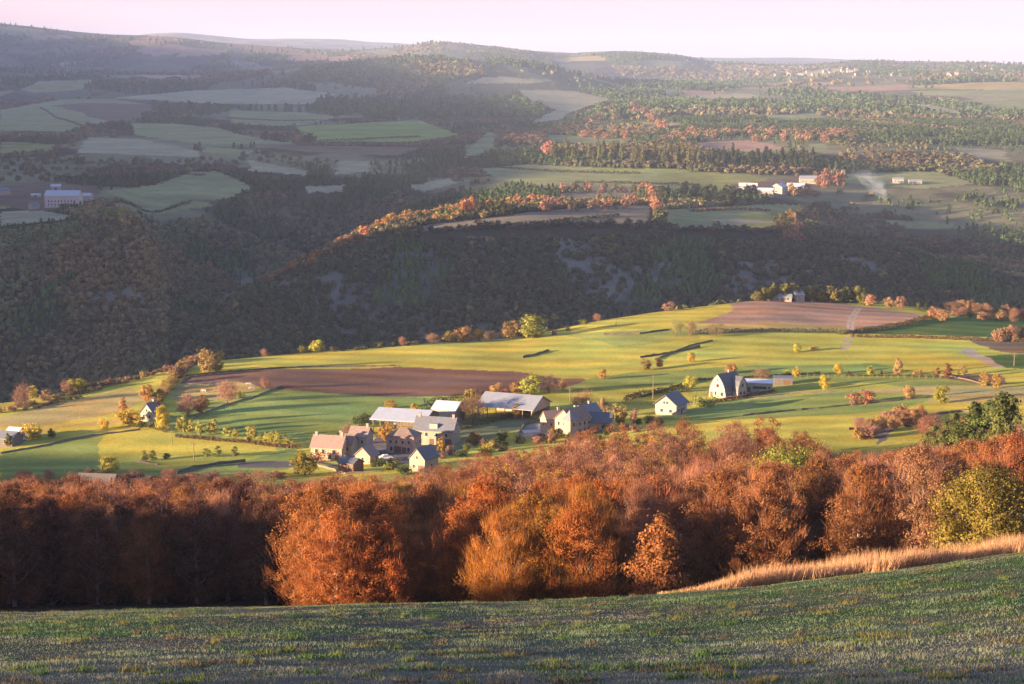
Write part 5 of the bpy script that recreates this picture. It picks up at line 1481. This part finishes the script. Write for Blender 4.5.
for i, (pts, lab, h, w, c) in enumerate([
  ([(424, 409), (445, 404), (470, 400), (500, 397)], "tall dark hedge behind the barns", 3.6, 2.6, (.05, .06, .025)),
  ([(362, 428), (372, 424)], "dark hedge at the left end of the big pale barn", 4.0, 3, (.05, .06, .025)),
  ([(30, 397), (70, 396), (100, 390), (130, 380), (150, 375)], "thin dark hedge along the left rim", 1.6, 1.6, BR),
  ([(35, 409), (48, 405), (60, 401), (82, 398)], "broken line of bushes across the left pasture", 1.4, 2, BR),
  ([(176, 437), (220, 441), (255, 444), (300, 449)], "low dark hedge under the pollards at lower left", 1.0, 1.6, BR),
  ([(624, 402), (640, 396), (660, 393), (690, 392)], "dark garden hedge behind the slate-roofed house", 2.0, 2, DK),
  ([(690, 334), (760, 332), (835, 333), (845, 335)], "brown-green hedge along the foot of the stubble field", 2.2, 2.5, OLV),
  ([(845, 334), (880, 330), (905, 325), (930, 318)], "dark hedge climbing right of the twin tracks", 2.2, 2.5, BR),
  ([(850, 337), (900, 338), (960, 340), (1040, 343)], "long brown hedge across the right fields", 1.8, 2.2, BR),
  ([(700, 404), (725, 401), (745, 397), (775, 392)], "russet garden hedge before the white curved-gable house", 1.2, 1.6, (.24, .12, .07)),
  ([(130, 427), (150, 427), (170, 433)], "garden hedge before the small white cottage", 1.8, 2, OLV),
  ([(455, 430), (500, 420), (545, 409)], "scrubby hedge between the lane and the grey barn", 1.8, 2.5, OLV),
  ([(640, 398), (700, 380), (820, 374)], "faint grassy hedge line behind the white house", .9, 1.0, OLV),
  ([(845, 376), (900, 376), (950, 378)], "low weedy fence line across the right green field", .7, .9, OLV)]):
    hedge(pts, lab, h, w, c, seed=i + 31)
for i, (pts, lab) in enumerate([
  ([(75, 205), (120, 202), (192, 203)], "long dark hedge under the pale field right of the far stone block"),
  ([(150, 170), (178, 174), (205, 176)], "hedge on the left plateau between the pale field and the brown wood"),
  ([(225, 118), (280, 121), (345, 121)], "hedge between the two pale fields of the upper left plateau"),
  ([(305, 142), (360, 140), (420, 137)], "hedge along the lower edge of the brightest far green field"),
  ([(40, 108), (70, 122), (95, 131)], "hedge slanting through the large field at far left"),
  ([(500, 168), (560, 172), (640, 174)], "hedge crossing the pale field below the far spruces"),
  ([(575, 183), (640, 184), (700, 186)], "hedge under the pale field left of the works"),
  ([(690, 212), (730, 210), (770, 212)], "brown hedge inside the green field below the works"),
  ([(800, 96), (880, 92), (960, 90)], "dark hedge line along the pale fields at upper right"),
  ([(480, 232), (540, 224), (620, 216)], "low hedge across the spur pasture")]):
    hedge(pts, lab, 3.6, 4.5, [DK, BR, (.09, .08, .05)][i % 3], y0=1850, seed=i + 77, dens=5, leaf=1.5)
def pole(px, row, hpx, label, y0=500, arm=False):
    p = hit(px, row, y0); h = hpx * p[1] / F
    r = empty('utility_pole', p); tag(r, label, 'pole', None)
    v, f = tube([(0, 0, -.5), (0, 0, h)], [.20, .13], 6); link('post', mesh_np('post', v, f, M['timber']), r)
    boxes('crossarm', [(-1.1, 1.1, -.07, .07, h - .6, h - .45)], 'timber', r)
for px, row, hp, lab in ((611, 317, 12, "utility pole on the ridge, left of three"), (620, 315, 11, "utility pole on the ridge, middle of three"), (631, 314, 13, "utility pole on the ridge, right of three"),
    (653, 400, 26, "pale utility pole behind the slate-roofed house"), (570, 402, 14, "utility pole right of the bare tree behind the cream house"), (172, 445, 16, "thin pole in the lower-left field"),
    (194, 462, 20, "thin pale pole at the roadside wall"), (1014, 366, 12, "pale post beside the dirt track at far right"), (616, 326, 8, "short pole below the ridge wall")):
    pole(px, row, hp, lab)
# fence of dark posts across the right field
P = [hit(px, 378 + (px - 845) * .01, 500) for px in range(800, 945, 7)]
for p in P:
    r = tag(boxes('fence_post', [(-.1, .1, -.1, .1, -.3, 1.5)], 'timber', None), "dark fence post in the line across the right green field", "post", "fence posts across the right field"); r.location = p

# white cows in the left pasture
def cow(px, row, rz, label):
    p = hit(px, row, 500); r = empty('cow', p, R(rz), 1.0); tag(r, label, 'cow')
    me = bpy.data.meshes.new('body'); bm = bmesh.new()
    vs = [(-1.0, 0, 1.15), (-.5, 0, 1.1), (0, 0, 1.05), (.55, 0, 1.12), (.95, 0, 1.15), (1.25, 0, .85), (1.45, 0, .5),
          (-.85, .25, .65), (-.85, .27, .05), (-.85, -.25, .65), (-.85, -.27, .05), (.65, .22, .65), (.65, .24, .05), (.65, -.22, .65), (.65, -.24, .05)]
    rad = [.30, .36, .38, .36, .30, .2, .13, .15, .07, .15, .07, .13, .07, .13, .07]
    E = [(0, 1), (1, 2), (2, 3), (3, 4), (4, 5), (5, 6), (0, 7), (7, 8), (0, 9), (9, 10), (3, 11), (11, 12), (3, 13), (13, 14)]
    V = []; Fc = []
    for a, b in E:
        v, f = tube([vs[a], vs[b]], [rad[a], rad[b]], 7); o = len(V); V += list(map(tuple, v)); Fc += [tuple(int(i) + o for i in q) for q in f]
    # heads and rump closed with small rounded caps
    for c, q in ((0, .30), (4, .29), (6, .13), (2, .40)):
        for k in range(6):
            a0 = math.pi * (k / 6 - .5); a1 = math.pi * ((k + 1) / 6 - .5)
            for j in range(8):
                t0, t1 = j * math.pi / 4, (j + 1) * math.pi / 4; o = len(V)
                for aa, tt in ((a0, t0), (a0, t1), (a1, t1), (a1, t0)):
                    V.append((vs[c][0] + q * math.sin(aa), q * math.cos(aa) * math.cos(tt), vs[c][2] + q * math.cos(aa) * math.sin(tt)))
                Fc.append((o, o + 1, o + 2, o + 3))
    link('body', poly_mesh('body', V, Fc, 'white_wall'), r)
for px, row, rz, lab in ((212, 386, 20, "white cow grazing highest above the bare tree in the left pasture"), (204, 393, 160, "white cow lowest on the left, near the orange tree"),
                         (249, 386, 0, "white cow by the ploughed field, upper of a close pair"), (252, 390, 190, "white cow by the ploughed field, lower of a close pair")):
    cow(px, row, rz, lab)

# parked car and pale van in the hamlet yard
def car(px, row, rz, label, mat):
    p = hit(px, row, 480); r = empty('parked_car', p, R(rz)); tag(r, label, 'car')
    pr = [(-2.1, .35), (-2.15, .8), (-1.9, .98), (-1.5, 1.02), (-.9, 1.42), (.6, 1.44), (1.2, .98), (1.9, .85), (2.1, .7), (2.1, .35)]
    V = [(x, -.85, z) for x, z in pr] + [(x, .85, z) for x, z in pr]; n = len(pr)
    link('body', poly_mesh('body', V, [tuple(range(n)), tuple(range(n, 2*n))[::-1]] + [(i, i+n, (i+1) % n + n, (i+1) % n) for i in range(n)], mat), r)
    for s in (-1, 1):
        wv = [(-1.35, .87*s, 1.03), (-.85, .87*s, 1.34), (.55, .87*s, 1.35), (1.0, .87*s, 1.02)]
        link('side_window', poly_mesh('side_window', wv, [(0, 1, 2, 3)], 'window_dark'), r)
        for x in (-1.3, 1.3):
            v, f = tube([(x, .7*s, .32), (x, .9*s, .32)], [.32, .32], 12); V2 = list(map(tuple, v)); 
            link('wheel', poly_mesh('wheel', V2, [tuple(int(i) for i in q) for q in f] + [tuple(range(12, 24))], 'window_dark'), r)
car(386, 459, 15, "white car parked in the shaded yard between the farmhouses", 'white_paint')
car(430, 453, 80, "small pale car parked below the long dark-roofed house", 'white_paint')
car(20, 441, 30, "pale vehicle beside the far-left farm building", 'white_paint')
# terrace table-like clutter: low pale slab
ob = boxes('terrace', [(-4.5, 4.5, -2.5, 2.5, -1.0, .35)], 'terrace', None); ob.location = hit(535, 432, 500); ob.rotation_euler.z = R(12)
tag(ob, "pale paved terrace left of the big cream house", "terrace", None, "thing")

# ------------------------------------------------------------------ smoke above the far wood
def smoke():
    p = hit(886, 201, 1700); y = p[1]; k = y / F
    V = []; Fc = []; n = 14; m = 12; k *= .7
    ctr = [(0, 0, 0, 3), (-4, 2, 8, 8), (-13, 5, 22, 14), (-24, 8, 38, 18), (-34, 10, 52, 16), (-38, 12, 62, 9)]
    c = np.array(ctr, float) * np.array([k*1.25, k, k, k*1.05]); t = np.linspace(0, 5, n)
    g = rng(3)
    for i in range(n):
        cx, cy, cz, cr_ = [np.interp(t[i], range(6), c[:, j]) for j in range(4)]
        for j in range(m):
            a = 2 * math.pi * j / m; q = cr_ * (1 + .22 * g.normal())
            V.append((cx + q * math.cos(a), cy + q * math.sin(a), cz + q * .25 * math.sin(2*a)))
    for i in range(n - 1):
        for j in range(m): Fc.append((i*m + j, i*m + (j+1) % m, (i+1)*m + (j+1) % m, (i+1)*m + j))
    Fc += [tuple(range(m))[::-1], tuple(range((n-1)*m, n*m))]
    mt = bpy.data.materials.new("smoke"); mt.use_nodes = True; nn = mt.node_tree; nn.nodes.clear()
    o = nn.nodes.new("ShaderNodeOutputMaterial"); v = nn.nodes.new("ShaderNodeVolumePrincipled")
    v.inputs['Color'].default_value = (.80, .88, 1.0, 1)
    tx = noise_node(nn, .035, 4, .6); 
    tc = nn.nodes.new("ShaderNodeTexCoord"); sp = nn.nodes.new("ShaderNodeSeparateXYZ"); nn.links.new(tc.outputs['Object'], sp.inputs[0])
    fall = mapr(nn, sp.outputs[2], 0, 45 * k, .06, .001)
    mm = nn.nodes.new("ShaderNodeMath"); mm.operation = 'MULTIPLY'
    nn.links.new(mapr(nn, tx.outputs[0], 0.30, 0.75, 0, 1), mm.inputs[0]); nn.links.new(fall, mm.inputs[1])
    nn.links.new(mm.outputs[0], v.inputs['Density']); nn.links.new(v.outputs[0], o.inputs['Volume'])
    me = bpy.data.meshes.new('smoke'); me.from_pydata(V, [], Fc); me.update(); me.materials.append(mt)
    ob = link('smoke', me); ob.location = p
    tag(ob, "pale bluish smoke rising from the far wood on the right", "smoke", kind='stuff')
smoke()
# ------------------------------------------------------------------ grass of the near meadow
def meadow_grass():
    g = rng(9); n = 210000
    y = np.exp(g.uniform(math.log(26), math.log(128), n)); x = g.uniform(-.32, .32, n) * y
    f = fbm(x / 9, y / 6, 41, 4); gg = fbm(x / 2.2, y / 1.6, 43, 3)
    t = np.clip(.5 + .9 * f + .45 * gg, 0, 1)
    z = land(x, y)
    tuft = np.clip(fbm(x / 1.1, y / 1.1, 45, 2) * 3 - .5, 0, 1)
    h = (.02 + .03 * g.uniform(size=n) + .06 * tuft) * (.7 + .6 * t)
    P = np.stack([x, y, z - .01], 1); D = g.normal(size=(n, 3)) * .45; D[:, 2] = 1
    v, fc = twigs(P, D, 1.0, .022, g)
    v = v.reshape(n, 3, 3); l = h[:, None]; Dn = D / np.linalg.norm(D, axis=1, keepdims=True); v[:, 2] = P + Dn * l
    near = np.clip((48 - y) / 18 + .8 * f, 0, 1)[:, None]
    c = np.array((.15, .235, .115)) * t[:, None] + np.array((.28, .265, .21)) * (1 - t[:, None])
    c = c * (1 - .55 * near) + np.array((.27, .245, .19)) * .55 * near
    c *= g.uniform(.85, 1.15, (n, 1))
    o = link('grass', mesh_np('grass', v.reshape(-1, 3), fc, M['grass_blade'], np.repeat(c, 3, axis=0)))
    tag(o, "short green and straw grass covering the near meadow", "grass", kind="stuff")
    # dry tall grass along the upper right edge
    n = 130000
    u = g.uniform(.085, .34, n) - .0 ; yb = 90 + 37 * g.uniform(0, 1, n) ** .9
    x = u * yb; s, c_ = sc_of(x, yb)
    lo = 85.5 + 1.5 * vnoise(x / 2.5, yb / 2.5, 3)
    ok = (c_ > lo) & (yb < 127); x, y = x[ok], yb[ok]; n = len(x)
    edge = sstep(.095, .15, x / y)
    z = land(x, y); h = (.4 + 1.15 * edge) * g.uniform(.5, 1.15, n) * (.8 + .35 * vnoise(x / 1.7, y / 1.7, 8))
    P = np.stack([x, y, z - .02], 1); D = g.normal(size=(n, 3)) * .2; D[:, 2] = 1; D[:, 0] += .12
    v, fc = twigs(P, D, 1.0, .05, g); v = v.reshape(n, 3, 3); v[:, 2] = P + D / np.linalg.norm(D, axis=1, keepdims=True) * h[:, None]
    c = np.array((.58, .35, .19)) * g.uniform(.6, 1.35, (n, 1)) * np.array([1, 1, 1])
    o = link('dry_grass', mesh_np('dry_grass', v.reshape(-1, 3), fc, M['grass_blade'], np.repeat(c, 3, axis=0)))
    tag(o, "tall straw-pink dry grass lit along the right edge of the meadow", "grass", kind="stuff")
    # darker weedy tufts scattered in the meadow
    n0 = 520; ty = np.exp(g.uniform(math.log(28), math.log(108), n0)); tx = g.uniform(-.31, .31, n0) * ty
    k = 60; x = np.repeat(tx, k) + g.normal(size=n0 * k) * np.repeat(g.uniform(.08, .38, n0), k); y = np.repeat(ty, k) + g.normal(size=n0 * k) * .22
    n = len(x); P = np.stack([x, y, land(x, y) - .01], 1); D = g.normal(size=(n, 3)) * .5; D[:, 2] = 1
    v, fc = twigs(P, D, 1.0, .03, g); v = v.reshape(n, 3, 3); v[:, 2] = P + D / np.linalg.norm(D, axis=1, keepdims=True) * (.12 * np.repeat(g.uniform(.6, 2.0, n0), k) * g.uniform(.5, 1.2, n))[:, None]
    pal = np.array([(.075, .14, .045), (.13, .17, .05), (.18, .165, .06), (.12, .10, .07)])[g.integers(0, 4, n0)]
    c = np.repeat(pal, k, axis=0) * g.uniform(.6, 1.3, (n, 1))
    o = link('weeds', mesh_np('weeds', v.reshape(-1, 3), fc, M['grass_blade'], np.repeat(c, 3, axis=0)))
    tag(o, "darker weed tufts dotted over the near meadow", "weeds", kind="stuff")
meadow_grass()
